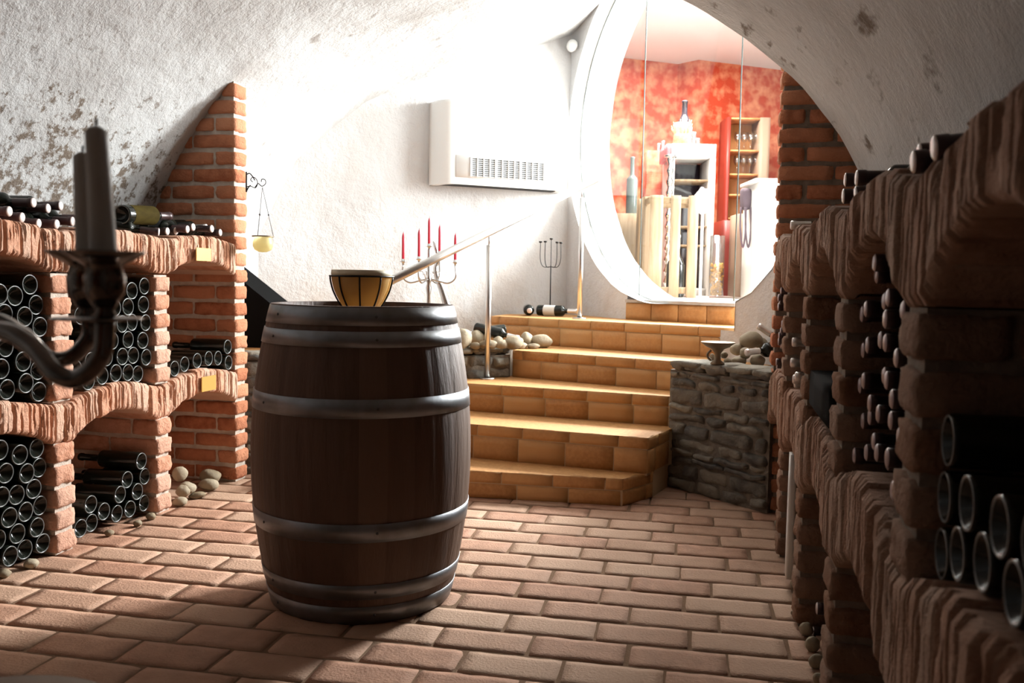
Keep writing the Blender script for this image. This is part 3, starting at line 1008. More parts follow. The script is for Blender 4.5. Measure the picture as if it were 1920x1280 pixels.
lo1 = crop([(15, 520), (225, 530), (100, 605), (165, 650), (255, 640), (10, 660), (215, 730), (40, 770), (135, 775), (270, 815), (195, 865), (80, 890), (10, 940), (250, 940), (130, 975), (30, 1040), (185, 1050), (270, 1060), (95, 1140), (-70, 600), (-60, 720), (-70, 840), (-90, 960), (-50, 1080), (-130, 700), (-150, 900), (-140, 1050)], 0, 680, 3.048)
pile_left(lo1, 2.205, 2.695, .02, aL2, 'in lower compartment at the left edge', 'bottles in the lower left compartment')
lo2 = crop([(825, 712), (765, 765), (705, 805), (525, 860), (895, 765), (650, 895), (785, 855), (735, 895), (825, 850), (500, 975), (578, 945), (870, 850)], 0, 680, 3.048)
pile_left(lo2, 2.805, 3.29, .02, aL2, 'in lower compartment beside the barrel', 'bottles in the lower middle compartment', x=-.03)
up3 = crop([(1375, 1125), (1390, 1212), (1335, 1195), (1260, 1190), (1190, 1208), (1118, 1230), (1065, 1250)], 0, 300, 3.2)
pile_left(up3, 3.398, 3.925, sL, aL, 'in upper compartment by brick end wall', 'bottles by the brick end wall')
# three bottles lying crossways at the back of that compartment
for k, (y, lab) in enumerate(((3.42, 'label_pale'), (3.60, 'label_pale'))):
    bottle((-2.74 + .06 * k, y, .66), (.05, 1, 0) if k == 0 else (.08, 1, .02), ('pale labelled bottle lying crossways behind the upper row, %s' % ('near the middle pillar', 'near the brick end wall')[k]), None, ('foil_dark', 'foil_dark'), lab, scale=.85)

# ---- bottles lying on top of the left rack
zT = lambda y: tier(y, 1.178, .027, PL)
def top_bottle(px, py, depth_x, dirv, label, cap, lab=None, group='bottles on top of the left rack', scale=1.0, z=None):
    """px, py: where the neck's end (or base) shows; the bottle lies back towards the vault."""
    p = onx(px, py, XL + depth_x)
    d = Vector(dirv).normalized()
    L_ = .30 * scale
    base = p - d * L_
    base.z = max(p.z, zT(base.y) + .042)
    d = p - base
    o = bottle(base, d, label, group, cap, lab, scale=scale)
    return o
CP = ('foil_red', 'foil_top')
CM = ('foil_dark', 'foil_mauve'); CD = ('foil_dark', 'foil_top'); CS = ('foil_silver', 'foil_top')
tops = crop([(60, 308), (138, 345), (238, 382), (345, 385), (440, 368), (495, 352), (205, 255), (292, 290), (368, 275)], 0, 300, 3.2)
nm = ['leftmost of the front row', 'second from the left in the front row', 'third from the left in the front row', 'fourth from the left in the front row', 'beside the tall candles', 'half hidden by the tall candles', 'topmost and leftmost of the pile', 'middle of the upper row', 'rightmost of the upper row']
for i, (a, b) in enumerate(tops):
    top_bottle(a, b, -.06 if i < 6 else -.10, (1, .12 + .03 * (i % 3), .06), 'bottle with pale cap on rack top, %s' % nm[i], CP if i < 6 else CD)
# the large bottle with the olive label and the one under it
p0, p1 = onx(228, 402, -2.45), onx(340, 406, -2.45)
bg = bottle(p0 + Vector((0, 0, 0)), (p1 - p0), 'large bottle with olive label lying lengthwise on the left rack top', None, CD, None, scale=1.12)
c_ = bpy.data.objects.new('bottle_label', labelmesh('label_olive')); COL.objects.link(c_); c_.parent = bg; c_.scale = (1.002, 1.002, 1.7); c_.location = (0, 0, -.05)
nm = ['under the olive labelled bottle', 'right of the olive labelled bottle', 'third right of the olive label', 'fourth right of the olive label', 'just left of the silver capped bottle', 'with broad silver cap', 'right of the silver capped bottle', 'second from the brick pier', 'nearest the brick pier']
for i, (a, b) in enumerate(crop([(958, 432), (1008, 428), (1060, 425), (1128, 415), (1162, 402), (1240, 405), (1274, 412), (1325, 435), (1378, 460)], 0, 300, 3.2)):
    cap = CS if i == 5 else (CP if i in (3, 8) else CD)
    top_bottle(a, b, -.03 - .025 * (i % 3), (1, (.55 if i == 0 else -.05 + .08 * (i % 2)), .04), 'dark bottle on the left rack top, %s' % nm[i], cap)

# ---- right rack: neck-out bottles
def pile_right(pts, lo, hi, zlo, zhi, where, group, inset=.03, r=.038, cap=CM, mesh_out='neck'):
    P = [(p.y, p.z) for p in (onx(a, b, .257 + inset) for a, b in pts)]
    P = relax(P, r, lo, hi, zlo, zhi)
    ro = rows_of(P)
    for i, (y, z) in enumerate(P):
        a, b, n = ro[i]
        xx = fR(y) + inset + rnd.uniform(-.004, .02)
        lab = 'bottle neck %s, %s row up, %s from right' % (where, ORD[a], ORD[b])
        bottle((xx + .30, y, z), (-1, 0, 0), lab, group, cap)
sR = lambda y: tier(y, .60, .075, PR) + .002
aR = lambda y: soffit(y, 1.0, .12, PR, .065)
aR2 = lambda y: soffit(y, .405, .082, PR, .065)
nA = crop([(645, 355), (710, 350), (755, 375), (640, 510), (678, 505), (715, 540), (762, 570), (805, 585), (635, 675), (663, 695), (697, 735), (765, 770), (590, 810), (627, 865), (663, 890), (695, 930), (777, 955), (572, 1000), (607, 1045), (650, 1080), (713, 1110), (792, 1130), (527, 1160), (577, 1185), (615, 1235), (660, 1250), (755, 1260)], 1430, 400, 3.2)
nA += crop([(500, 70), (528, 85), (600, 105), (437, 150), (470, 170), (485, 210), (553, 215), (597, 285), (403, 285), (428, 300), (456, 310), (515, 340), (548, 400), (585, 480)], 1420, 760, 2.46)
pile_right(nA, 1.46, 2.03, sR, aR, 'in shaded right compartment full of foil caps', 'foil capped bottles in the right rack')
nD = crop([(85, 415), (103, 460), (87, 515), (72, 605), (86, 600), (72, 700), (90, 690), (65, 795), (80, 785), (97, 770), (65, 890), (88, 880), (60, 985), (72, 970), (85, 960), (105, 870)], 1430, 400, 3.2)
pile_right(nD, 3.57, 4.09, sR, aR, 'in farthest upper compartment of right rack', 'bottles in the farthest right compartment', inset=.02)
nC = crop([(187, 950), (180, 1020), (205, 1050), (180, 1090), (195, 1115)], 1430, 400, 3.2)
pile_right(nC, 2.87, 3.43, sR, aR, 'in second farthest right rack compartment', 'bottles low in the right rack', inset=.02, cap=CS)
nB = crop([(405, 1045), (378, 1080)], 1430, 400, 3.2)
pile_right(nB, 2.17, 2.73, sR, aR, 'above the black box in the right rack', 'bottles above the black box', inset=.06, cap=CD)
# black box filling the foot of that compartment
m = MB()
m.box((fR(2.45) + .19, 2.46, .735), (.18, .24, .05), 0, 0, None, .006)
tag(m.build('storage_box', M['black'], loc=(fR(2.45) + .19, 2.46, .685)), 'black box lying in a dark upper compartment of the right rack', 'box')
# nearest compartment: bottle bases turned out
nb = [(1690, 1060), (1750, 955), (1775, 1050), (1735, 880), (1830, 1060), (1865, 1010), (1880, 1100), (1920, 1020), (1800, 960)]
P = [(p.y, p.z) for p in (onx(a, b, .30) for a, b in nb)]
P = relax(P, .039, .77, 1.32, sR, aR)
ro = rows_of(P)
for i, (y, z) in enumerate(P):
    a, b, n = ro[i]
    bottle((fR(y) + .035, y, z), (1, 0, 0), 'bottle base in nearest right compartment, %s row up, %s from right' % (ORD[a], ORD[b]), 'bottles in the nearest right compartment')
# lower tier: single necks near the floor
for (a, b, lab) in ((1530, 1140, 'upper of the two necks above stones low in the right rack'), (1523, 1185, 'lower of the two necks above stones low in the right rack')):
    p = onx(a, b, .30); bottle(p + Vector((.30, 0, 0)), (-1, 0, 0), 'bottle neck, ' + lab, None, CD)
for (a, b, lab) in ((1561, 1203, 'upper'), (1561, 1268, 'lower')):
    p = onx(a, b, .30); bottle(p + Vector((.30, 0, 0)), (-1, 0, 0), 'bottle neck close to the pillar in the dark low right compartment, %s one' % lab, None, CD)
# bottles lying on top of the right rack
for (a, b, dx, lab, cap) in ((1720, 290, .04, 'left one of the raised pair on the right rack top', CD), (1746, 278, .02, 'right one of the raised pair on the right rack top', CD),
                             (1708, 304, .02, 'below the raised pair on the right rack top', CD), (1583, 337, .05, 'top left of the stack of four on the right rack top', CD),
                             (1604, 334, .02, 'top right of the stack of four on the right rack top', CD), (1579, 368, .02, 'bottom left of the stack of four on the right rack top', CD),
                             (1600, 366, .01, 'bottom right of the stack of four on the right rack top', CD), (1482, 422, .01, 'farthest on the right rack top', CS)):
    y = onx(a, b, .25 + dx)
    q_ = y + Vector((.30, 0, 0)); q_.z = max(y.z, tier(y.y, 1.19, .042, PR) + .042)
    bottle(q_, y - q_, 'bottle neck, ' + lab, 'bottles on top of the right rack', cap)

# ================================================================== RIVER STONES
def stone(name, c, h, label, group, seed, rz=0.0, tilt=0.0):
    m = MB()
    rot = Matrix.Rotation(rz, 3, 'Z') @ Matrix.Rotation(tilt, 3, 'Y')
    # egg: sphere warped by low noise
    n1, n2 = 18, 12
    rr = random.Random(seed); off = Vector((rr.random() * 50, rr.random() * 50, 0))
    P = []
    for j in range(n2 + 1):
        th = PI * j / n2; row = []
        for i in range(n1 + 1):
            ph = 2 * PI * (i % n1) / n1
            d = Vector((math.sin(th) * math.cos(ph), math.sin(th) * math.sin(ph), math.cos(th)))
            k = 1 + .16 * noise.noise(d * 1.3 + off)
            row.append(Vector(c) + rot @ Vector((d.x * h[0] * k, d.y * h[1] * k, d.z * h[2] * k)))
        P.append(row)
    m.grid(P, 0, rr.random())
    o = m.build(name, M['pebble'], loc=c)
    tag(o, label, 'stone', group)
    return o
def on_line(A, B, t, back, z):
    return A.lerp(B, t) + back + Vector((0, 0, z))
vf0 = Vector((-sy, cy, 0))
# left ledge, seen between barrel and stairs: (px, py, halfwidth px, halfheight px, name)
g = 'river stones on the left ledge'
L1 = [(915, 652, 15, 8, 'low one right under the handrail post on the left ledge'), (942, 652, 12, 8, 'low one right of the handrail post on the left ledge'), (868, 655, 17, 18, 'at the barrel edge on the left ledge'), (893, 632, 17, 12, 'highest and darkest, near the barrel on the left ledge'), (891, 650, 9, 6, 'small one, low near the barrel on the left ledge'),
      (934, 641, 9, 9, 'behind the handrail post on the left ledge'), (963, 643, 20, 11, 'broad flat one in the middle of the left ledge'), (987, 636, 15, 12, 'upper one left of the steps on the left ledge'),
      (1013, 641, 19, 12, 'rightmost, touching the stair riser'), (1000, 651, 11, 5, 'small pale one in front of the rightmost stone'), (978, 652, 11, 6, 'small pale one low on the left ledge edge'), (912, 640, 8, 14, 'upright grey one beside the handrail post')]
for i, (a, b, hw, hh, lab) in enumerate(L1):
    if b >= 640:
        p = onz(a, min(b + hh, 654.5), .625 if a < 965 else .610); dep = (p - CAM).dot(cf); k = dep / F
        p += vf0 * hh * k * .6; p.z += hh * k * 1.05
    else:
        dep = 5.45 + .04 * (i % 3); p = atd(a, b, dep); k = dep / F
    stone('river_stone', p, (hw * k * 1.15, hw * k * .85, hh * k * 1.15), 'tan river stone, ' + lab, g, 60 + i, .3 + .5 * (i % 4))
# right ledge behind the stone wall
g = 'river stones on the right ledge'
L2 = [(1408, 637, 22, 14, 'largest, at the top of the right heap'), (1426, 643, 14, 9, 'below the silver necked bottle on the right heap'), (1420, 676, 17, 10, 'grey one at the foot of the right heap by the brick rack'),
      (1384, 678, 15, 9, 'front one at the foot of the right heap'), (1365, 678, 9, 6, 'small one right of the bronze dish'), (1358, 665, 8, 6, 'small one behind the bronze dish'), (1382, 655, 13, 10, 'in the middle of the right heap'), (1398, 662, 12, 10, 'dark one under the lying bottle on the right heap'), (1436, 660, 12, 8, 'half hidden by the brick rack on the right heap'), (1336, 672, 5, 9, 'tiny upright one left of the bronze dish')]
for i, (a, b, hw, hh, lab) in enumerate(L2):
    dep = 4.42 + (.14 if b < 660 else 0) + .02 * (i % 2)
    p = atd(a, b, dep); k = dep / F
    stone('river_stone', p, (hw * k * 1.05, hw * k * .85, hh * k * 1.1), 'river stone, ' + lab, g, 80 + i, .4 + .6 * (i % 3), .2 * ((i % 3) - 1))
# ledge under that heap
m = MB()
m.prism([(-.2, 4.60), (-.19, 4.53), (.23, 4.12), (.72, 4.23), (.72, 5.0), (.28, 4.70)], .0, .61, 0)
struct(m.build('floor_ledge_right', M['mortar']))
# stones in the last lower compartment of the left rack
g = 'river stones in the left rack'
L3 = [(344, 920, 15, 11, 'front left one in the left rack compartment'), (352, 914, 17, 10, 'under the pair in the left rack compartment'), (394, 893, 22, 13, 'largest one in the left rack compartment'), (392, 917, 19, 11, 'front middle one in the left rack compartment'),
      (424, 904, 13, 11, 'right one by the end pier in the left rack compartment'), (337, 888, 14, 14, 'dark one at the back left of the left rack compartment'), (370, 932, 16, 6, 'flat one lying at the floor edge of the left rack compartment'), (338, 943, 15, 8, 'outermost, at the foot of the middle pillar')]
for i, (a, b, hw, hh, lab) in enumerate(L3):
    X = XL - .10 if b < 910 else (XL - .05 if b < 925 else XL - .01)
    p = onx(a, b, X); k = (p - CAM).dot(cf) / F
    p.z = max(p.z, hh * k * .85)
    stone('river_stone', p, (hw * k * .9, hw * k * 1.0, hh * k * 1.05), 'beige river stone, ' + lab, g, 100 + i, .5 * i, .15)
L4 = [(58, 1055, 13, 9, 'right of the pair under the leftmost bottles'), (8, 1074, 12, 8, 'left of the pair under the leftmost bottles'), (205, 998, 9, 6, 'at the floor edge left under the bottles beside the barrel'), (258, 980, 8, 6, 'at the floor edge middle under the bottles beside the barrel'), (283, 967, 9, 7, 'at the foot of the middle pillar under the bottles')]
for i, (a, b, hw, hh, lab) in enumerate(L4):
    p = onz(a, b + hh, 0); k = (p - CAM).dot(cf) / F
    p.z = hh * k * .9
    stone('river_stone', p, (hw * k, hw * k, hh * k), 'small grey river stone, ' + lab, g, 120 + i, .4 * i)
# stones along the foot of the right rack
g = 'stones along the foot of the right rack'
L5 = [(1476, 1074, 8, 7), (1482, 1094, 7, 8), (1487, 1118, 7, 9), (1484, 1148, 5, 6), (1502, 1178, 9, 13), (1512, 1206, 10, 14), (1520, 1238, 11, 13), (1525, 1270, 9, 10), (1452, 980, 4, 6), (1462, 1034, 4, 6)]
nm = ['sixth', 'fifth', 'fourth', 'small third-row', 'upright dark', 'leaning', 'rounded pale', 'nearest', 'tiny farthest', 'tiny second farthest']
for i, (a, b, hw, hh) in enumerate(L5):
    p = onz(a, b + hh, 0); k = (p - CAM).dot(cf) / F
    p.z = hh * k
    p.x += hw * k
    stone('river_stone', p, (hw * k, hw * k * 1.4, hh * k * 1.05), 'grey river stone by the right rack foot, %s one' % nm[i], g, 140 + i, .3 * i)

# white board standing against the pillar low in the right rack
m = MB()
p = onx(1481, 1060, .238)
m.box((fR(3.14) + .02, 3.135, .24), (.012, .035, .215), 0, 0, None, .004)
tag(m.build('white_board', M['white_lacquer'], loc=(fR(3.14) + .02, 3.135, .02)), 'narrow white board standing upright against the right rack near the floor', 'board')

# ================================================================== THINGS ON THE LEDGES
# bottles on the left ledge and on the top step
def lying(pxa, pya, pxb, pyb, da, db, label, cap=None, lab=None, group=None):
    a, b = atd(pxa, pya, da), atd(pxb, pyb, db)
    return bottle(a, b - a, label, group, cap, lab, scale=(b - a).length / .30)
b1 = OP(0, .784) ; 
p = onz(995, 591, .784)
def step_bottle(pxa, pxb, py, label, cap, lab, endon=False):
    a = ony(pxa, py, 6.05); a.z = .784 + .038
    b = ony(pxb, py, 6.05); b.z = a.z
    return a, b
a = atd(1009, 580, 6.12); a.z = .824
b = atd(1078, 582, 6.0); b.z = .824
d = (b - a).normalized()
bottle(a, d, 'dark bottle with pale label lying sideways on the top step', None, ('foil_silver', 'foil_top'), 'label_pale')
a = atd(993, 581, 5.98); a.z = .824
aw = Vector((a.x - CAM.x - .25, a.y, 0)).normalized()
bottle(a + aw * .30, -aw, 'dark bottle lying end-on at the wall on the top step', None, ('foil_red', 'foil_top'))
def lie(px, py, dep, dirv, label, cap):
    t = atd(px, py, dep); d = (cr0 * dirv[0] + vf0 * dirv[1] + Vector((0, 0, dirv[2]))).normalized()
    return bottle(t - d * .30, d, label, None, cap)
lie(973, 634, 5.36, (.86, -.42, -.16), 'dark bottle lying on the left ledge stones, silver neck to the right', CS)
lie(863, 628, 5.62, (-.86, -.30, -.10), 'dark bottle with red and silver neck beside the barrel', ('foil_silver', 'foil_red'))
lie(1398, 661, 4.36, (-.93, -.30, -.10), 'dark bottle with bright neck lying in the right stone heap', CS)
lie(1421, 610, 4.50, (-.74, .28, .52), 'upper dark bottle with silver neck on the right stone heap', CS)

# bronze pedestal dish on the right stone wall
p = on_plane(1345, 684, Vector((0, 4.33, 0)), Vector((0, 1, 0)))
p.z = .645
k = (p - CAM).dot(cf) / F
dish = thing('pedestal_dish', 'old bronze pedestal dish standing on the right stone wall', 'dish', p)
m = MB()
m.lathe([(.0001, .078), (.055, .083), (.078, .100), (.082, .104), (.080, .106), (.05, .098), (.0001, .094)], p, 28)
m.build('plate', M['bronze'], dish)
m = MB()
m.lathe([(.0001, 0), (.034, 0), (.032, .008), (.016, .02), (.014, .05), (.03, .072), (.055, .083)], p, 24)
m.build('stem', M['bronze'], dish)
m = MB()
m.tube([p + Vector((-.03 - .018 * math.sin(t), 0, .016 + .05 * k2)) for k2, t in [(q / 10, PI * q / 10) for q in range(11)]], .006, 8)
m.build('handle', M['bronze'], dish)

# black slanted board at the left end, behind the brick pier
m = MB()
q0 = Vector((-2.30, 4.20, 0))
bd = [Vector((-2.72, 4.52, LEDGE_Z)), Vector((-2.27, 4.62, LEDGE_Z)), Vector((-2.285, 4.60, .735)), Vector((-2.50, 4.55, .90)), Vector((-2.72, 4.52, 1.0))]
bd = [Vector((-2.75, 4.5, LEDGE_Z + .001)), Vector((-2.22, 4.5, LEDGE_Z + .001)), Vector((-2.265, 4.5, .765)), Vector((-2.42, 4.5, .865)), Vector((-2.75, 4.5, 1.10))]
n_ = len(bd)
m.add(bd + [v + Vector((.0, .22, 0)) for v in bd], [tuple(range(n_)), tuple(reversed(range(n_, 2 * n_)))] + [(i, (i + 1) % n_, n_ + (i + 1) % n_, n_ + i) for i in range(n_)], 0, 0, False)
tag(m.build('black_slope_box', M['black'], loc=(-2.5, 4.6, LEDGE_Z)), 'black box with sloping top on the ledge behind the brick pier', 'box')

# ---- silver five-arm candelabrum with red candles
def taper(base, r, h, label, group, matl, name='candle', lean=0.0):
    o = thing(name, label, 'candle', base, group)
    m = MB()
    m.lathe([(.0001, 0), (r * .85, 0), (r, .004), (r, h * .82), (r * .8, h * .9), (r * .3, h * .985), (.0001, h)], base, 16)
    m.build('wax', matl, o)
    m = MB()
    m.tube([Vector(base) + Vector((0, 0, h - .004)), Vector(base) + Vector((.001, 0, h + .008))], .0012, 6)
    m.build('wick', M['wick'], o)
    return o
cb_ = onac(803, 600, .30); cb_.z = LEDGE_Z
dep = (cb_ - CAM).dot(cf); k = dep / F
def cz(py): return atd(803, py, dep).z
cand = thing('candelabrum', 'silver five-arm candelabrum with red candles on the ledge behind the barrel', 'candelabrum', cb_)
m = MB()
h0 = cz(525) - cb_.z
m.lathe([(.0001, 0), (.07, 0), (.068, .012), (.03, .03), (.016, .06), (.022, .10), (.014, .14), (.012, h0 - .10), (.020, h0 - .05), (.013, h0 - .02), (.022, h0), (.013, h0 + .03), (.011, cz(468) - cb_.z)], cb_, 20)
m.build('stem', M['silver'], cand)
vx = cr0.copy(); vy = Vector((-cr0.y, cr0.x, 0))
arms = [(755, 491, -48, .0, 'leftmost red candle of the silver candelabrum'), (789, 487, -14, -.15, 'second red candle from the left of the silver candelabrum'),
        (819, 474, 16, .15, 'fourth red candle from the left of the silver candelabrum'), (852, 491, 49, .0, 'rightmost red candle of the silver candelabrum')]
def cup(m, p):
    m.lathe([(.004, -.022), (.009, -.016), (.006, -.010), (.022, -.002), (.024, 0), (.012, .002), (.011, .016), (.0085, .018), (.0085, .002), (.0001, .002)], p, 16)
for px0, py0, dx, dyv, lab in arms:
    top = cb_ + vx * dx * k + vy * dyv; top.z = cz(py0)
    hub = cb_.copy(); hub.z = cz(522)
    out = (top - hub); out.z = 0
    low = cz(527)
    m = MB()
    m.tube(bez([hub, hub + out * .35 + Vector((0, 0, -.015)), hub + out * .75 + Vector((0, 0, -.028)), hub + out * 1.02 + Vector((0, 0, .01)), Vector((top.x, top.y, top.z - .02))], 24), .0055, 8)
    m.tube(bez([hub + out * .3 + Vector((0, 0, -.01)), hub + out * .42 + Vector((0, 0, .035)), hub + out * .25 + Vector((0, 0, .045)), hub + out * .2 + Vector((0, 0, .02))], 16), .0035, 6)
    cup(m, top)
    m.build('arm', M['silver'], cand)
    taper(top + Vector((0, 0, .003)), .0092, 53 * k, lab, 'red candles', M['red_wax'])
m = MB(); top = cb_.copy(); top.z = cz(462); cup(m, top); m.build('centre_cup', M['silver'], cand)
taper(top + Vector((0, 0, .003)), .0092, 52 * k, 'tallest red candle in the centre of the silver candelabrum', 'red candles', M['red_wax'])

# curved silver flower ornament beside it
p = onac(840, 600, .22); p.z = LEDGE_Z
dd = (p - CAM).dot(cf)
orn = thing('silver_ornament', 'curved silver stem ornament standing right of the candelabrum', 'ornament', p)
pts = [p + Vector((0, 0, .004)), atd(842, 590, dd), atd(836, 566, dd), atd(827, 538, dd), atd(819, 520, dd), atd(817, 500, dd), atd(824, 486, dd)]
m = MB(); m.tube(bez(pts, 36), [.034 - .022 * i / 36 for i in range(37)], 12); m.lathe([(.0001, 0), (.05, 0), (.048, .008), (.02, .012)], p, 20)
m.build('stem', M['silver'], orn)
for (a, b, c2, d2) in ((826, 488, 846, 470), (822, 486, 812, 452), (828, 480, 838, 478)):
    u0, u1 = atd(a, b, dd), atd(c2, d2, dd)
    m = MB(); m.tube(bez([u0, u0.lerp(u1, .5) + Vector((0, 0, .012)), u1], 8), [.004 + .009 * math.sin(PI * i / 8) for i in range(9)], 8)
    m.build('leaf', M['silver'], orn)

# thin black wire candle stand on the top step
p = atd(1031, 592, 6.25); p.z = .784
dd = (p - CAM).dot(cf); k = dd / F
ws = thing('wire_candle_stand', 'thin black wire candle stand with five prongs on the top step', 'candle stand', p)
def wz(py): return atd(1031, py, dd).z
m = MB()
m.tube([p, Vector((p.x, p.y, wz(498)))], .0042, 8); m.lathe([(.0001, 0), (.055, 0), (.054, .004), (.006, .008)], p, 20)
m.build('stem', M['iron'], ws)
for dx, py in ((-20, 456), (-11, 455), (0, 450), (11, 456), (18, 457)):
    hub = Vector((p.x, p.y, wz(500)))
    t = p + vx * dx * k + vy * (.02 if abs(dx) == 11 else 0); t.z = wz(py)
    m = MB()
    lowp = Vector((t.x, t.y, wz(488))).lerp(hub, .15)
    m.tube(bez([hub, hub.lerp(Vector((t.x, t.y, hub.z)), .7) + Vector((0, 0, .0)), Vector((t.x, t.y, wz(486))), t], 15), .0028, 6)
    m.lathe([(.0001, 0), (.011, .002), (.012, .012), (.009, .012), (.0001, .004)], t, 10)
    m.build('prong', M['iron'], ws)

# ---- handrail
p1 = onz(915, 711, ZS[3]); p2 = onz(1089, 598, ZS[5])
p1 = Vector((-1.30, 4.955, ZS[3])); p2 = Vector((-.882, 5.70, ZS[5]))
rail = thing('handrail', 'brushed steel handrail on two posts beside the stairs', 'handrail', p1)
d1, d2 = (p1 - CAM).dot(cf), (p2 - CAM).dot(cf)
t1 = Vector((p1.x, p1.y, atd(917, 436, d1).z)); t2 = Vector((p2.x, p2.y, atd(1092, 351, d2).z))
dv = (t2 - t1)
e0, e1 = t1 - dv * 1.02, t2 + dv * .17
m = MB(); m.tube([e0, e0.lerp(e1, .33), e0.lerp(e1, .66), e1], .0225, 20)
m.build('rail', M['steel'], rail)
for b_, t_ in ((p1, t1), (p2, t2)):
    m = MB()
    m.tube([b_, Vector((b_.x, b_.y, t_.z - .075))], .0165, 16)
    m.tube([Vector((b_.x, b_.y, t_.z - .08)), Vector((b_.x, b_.y, t_.z - .015))], .006, 10)
    po = m.build('post', M['steel'], rail)
    m = MB(); m.lathe([(.0001, 0), (.045, 0), (.045, .007), (.018, .010)], b_, 24)
    m.build('flange', M['steel'], po)

# ---- air conditioner on the wall
SA0, SA1, ZA0, ZA1, AO = .19, .985, 1.665, 2.225, .20
ac = thing('wall_air_conditioner', 'white wall air conditioner with a louvred grille', 'air conditioner', AC(.6, ZA0, .1))
m = MB()
def acrow(z, k=1.0):
    row = [AC(SA0 - .10, z, .0)]
    for q in range(7):
        a = PI / 2 * q / 6
        row.append(AC(SA0 - .10 * math.cos(a) * 1.0, z, AO * math.sin(a)))
    for q in range(7):
        a = PI / 2 * (1 - q / 6)
        row.append(AC(SA1 + .10 * math.cos(a), z, AO * math.sin(a)))
    row.append(AC(SA1 + .10, z, 0))
    return row
G = [acrow(ZA0), acrow(ZA0 + .01), acrow(ZA1 - .02), acrow(ZA1 - .005), [AC(.6, ZA1, .1)] * len(acrow(ZA1))]
m.grid(G)
m.grid([acrow(ZA0), [q.lerp(AC(.6, ZA0, .1), .12) for q in acrow(ZA0)]])
m.build('cover', M['plastic'], ac)
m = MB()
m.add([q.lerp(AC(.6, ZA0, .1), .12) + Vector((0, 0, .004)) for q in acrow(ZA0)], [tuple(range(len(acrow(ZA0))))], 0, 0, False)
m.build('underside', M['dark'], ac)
# grille
gr0, gr1, gz0, gz1 = .245, .965, ZA0 + .045, ZA0 + .195
ra = Matrix(((-AD.x, AN.x, 0), (-AD.y, AN.y, 0), (0, 0, 1)))
m = MB()
m.box(AC((gr0 + gr1) / 2, (gz0 + gz1) / 2, AO + .002), ((gr1 - gr0) / 2, .006, (gz1 - gz0) / 2), 0, 0, ra, .004)
gp = m.build('grille_panel', M['plastic'], ac)
m = MB()
m.box(AC(.585, (gz0 + gz1) / 2, AO + .009), (.275, .002, .064), 0, 0, ra)
m.build('grille', M['grille'], gp)
m = MB()
for k in range(10):
    m.box(AC(.585, gz0 + .015 + .0133 * k, AO + .013), (.275, .003, .0017), 0, 0, ra)
for k, wd in ((0, .006), (1, .0035), (2, .003), (3, .0035), (4, .008), (5, .0035), (6, .003), (7, .0035), (8, .008), (9, .0035), (10, .003), (11, .0035), (12, .006)):
    m.box(AC(.31 + .55 * k / 12, (gz0 + gz1) / 2, AO + .014), (wd, .005, .064), 0, 0, ra)
m.build('louver', M['plastic'], gp)

# ---- small white detector in the corner under the vault
p = onac(1073, 85, .10)
det = thing('smoke_detector', 'small white detector in the corner under the vault', 'detector', p)
m = MB(); m.lathe([(.0001, -.045), (.03, -.043), (.038, -.02), (.04, 0), (.036, .02), (.03, .03), (.0001, .032)], p, 20, 0, (.3, -.8, .25))
m.build('housing', M['plastic'], det)
m = MB(); m.tube([p + Vector((0, .02, .02)), p + Vector((.01, .16, .08))], .012, 8)
m.build('bracket', M['plastic'], det)

# ---- hanging glass lantern on its scrolled bracket, at the brick pier
Y0 = 4.055
hk = onx(492, 350, -2.20); dep = (hk - CAM).dot(cf)
lan = thing('hanging_lantern', 'yellow glass tealight cup hanging by chains from an iron scroll bracket', 'lantern', atd(493, 470, dep))
def sp(*pts): return [atd(a, b, dep) for a, b in pts]
m = MB()
m.tube(bez(sp((461, 350), (470, 349), (479, 352), (483, 343), (480, 335), (474, 332), (470, 337), (474, 341)), 36), .0022, 6)
m.tube(bez(sp((478, 351), (484, 344), (488, 347), (492, 349), (498, 344), (497, 337), (491, 336), (490, 341)), 36), .0022, 6)
m.tube(bez(sp((462, 327), (468, 325), (473, 330), (478, 338)), 16), .003, 6)
m.tube(bez(sp((463, 357), (466, 351), (470, 347)), 10), .003, 6)
m.tube([atd(462, 322, dep), atd(462, 360, dep)], .004, 6)
m.build('bracket', M['iron'], lan)
ctr = atd(493, 443, dep)
rr_ = 19 * dep / F
m = MB()
for a in (.5, .5 + 2 * PI / 3, .5 + 4 * PI / 3):
    e = ctr + Vector((rr_ * math.cos(a), rr_ * math.sin(a), 0))
    t = atd(492, 351, dep)
    mid = t.lerp(e, .56)
    m.tube([t, mid, e], .0013, 5)
    m.lathe([(.0001, -.006), (.005, 0), (.0001, .006)], mid, 8)
m.build('chain', M['iron'], lan)
m = MB()
m.lathe([(rr_ * 1.06, -.003), (rr_ * 1.08, 0), (rr_ * 1.06, .003), (rr_ * .9, .003), (rr_ * .9, -.003), (rr_ * 1.06, -.003)], ctr, 28)
m.build('rim_ring', M['bronze'], lan)
m = MB()
m.lathe([(rr_ * .88, 0), (rr_ * .86, -.012), (rr_ * .98, -.030), (rr_ * .98, -.048), (rr_ * .8, -.066), (rr_ * .4, -.076), (.0001, -.078)], ctr, 28)
m.build('glass_cup', M['yellow_glass'], lan)

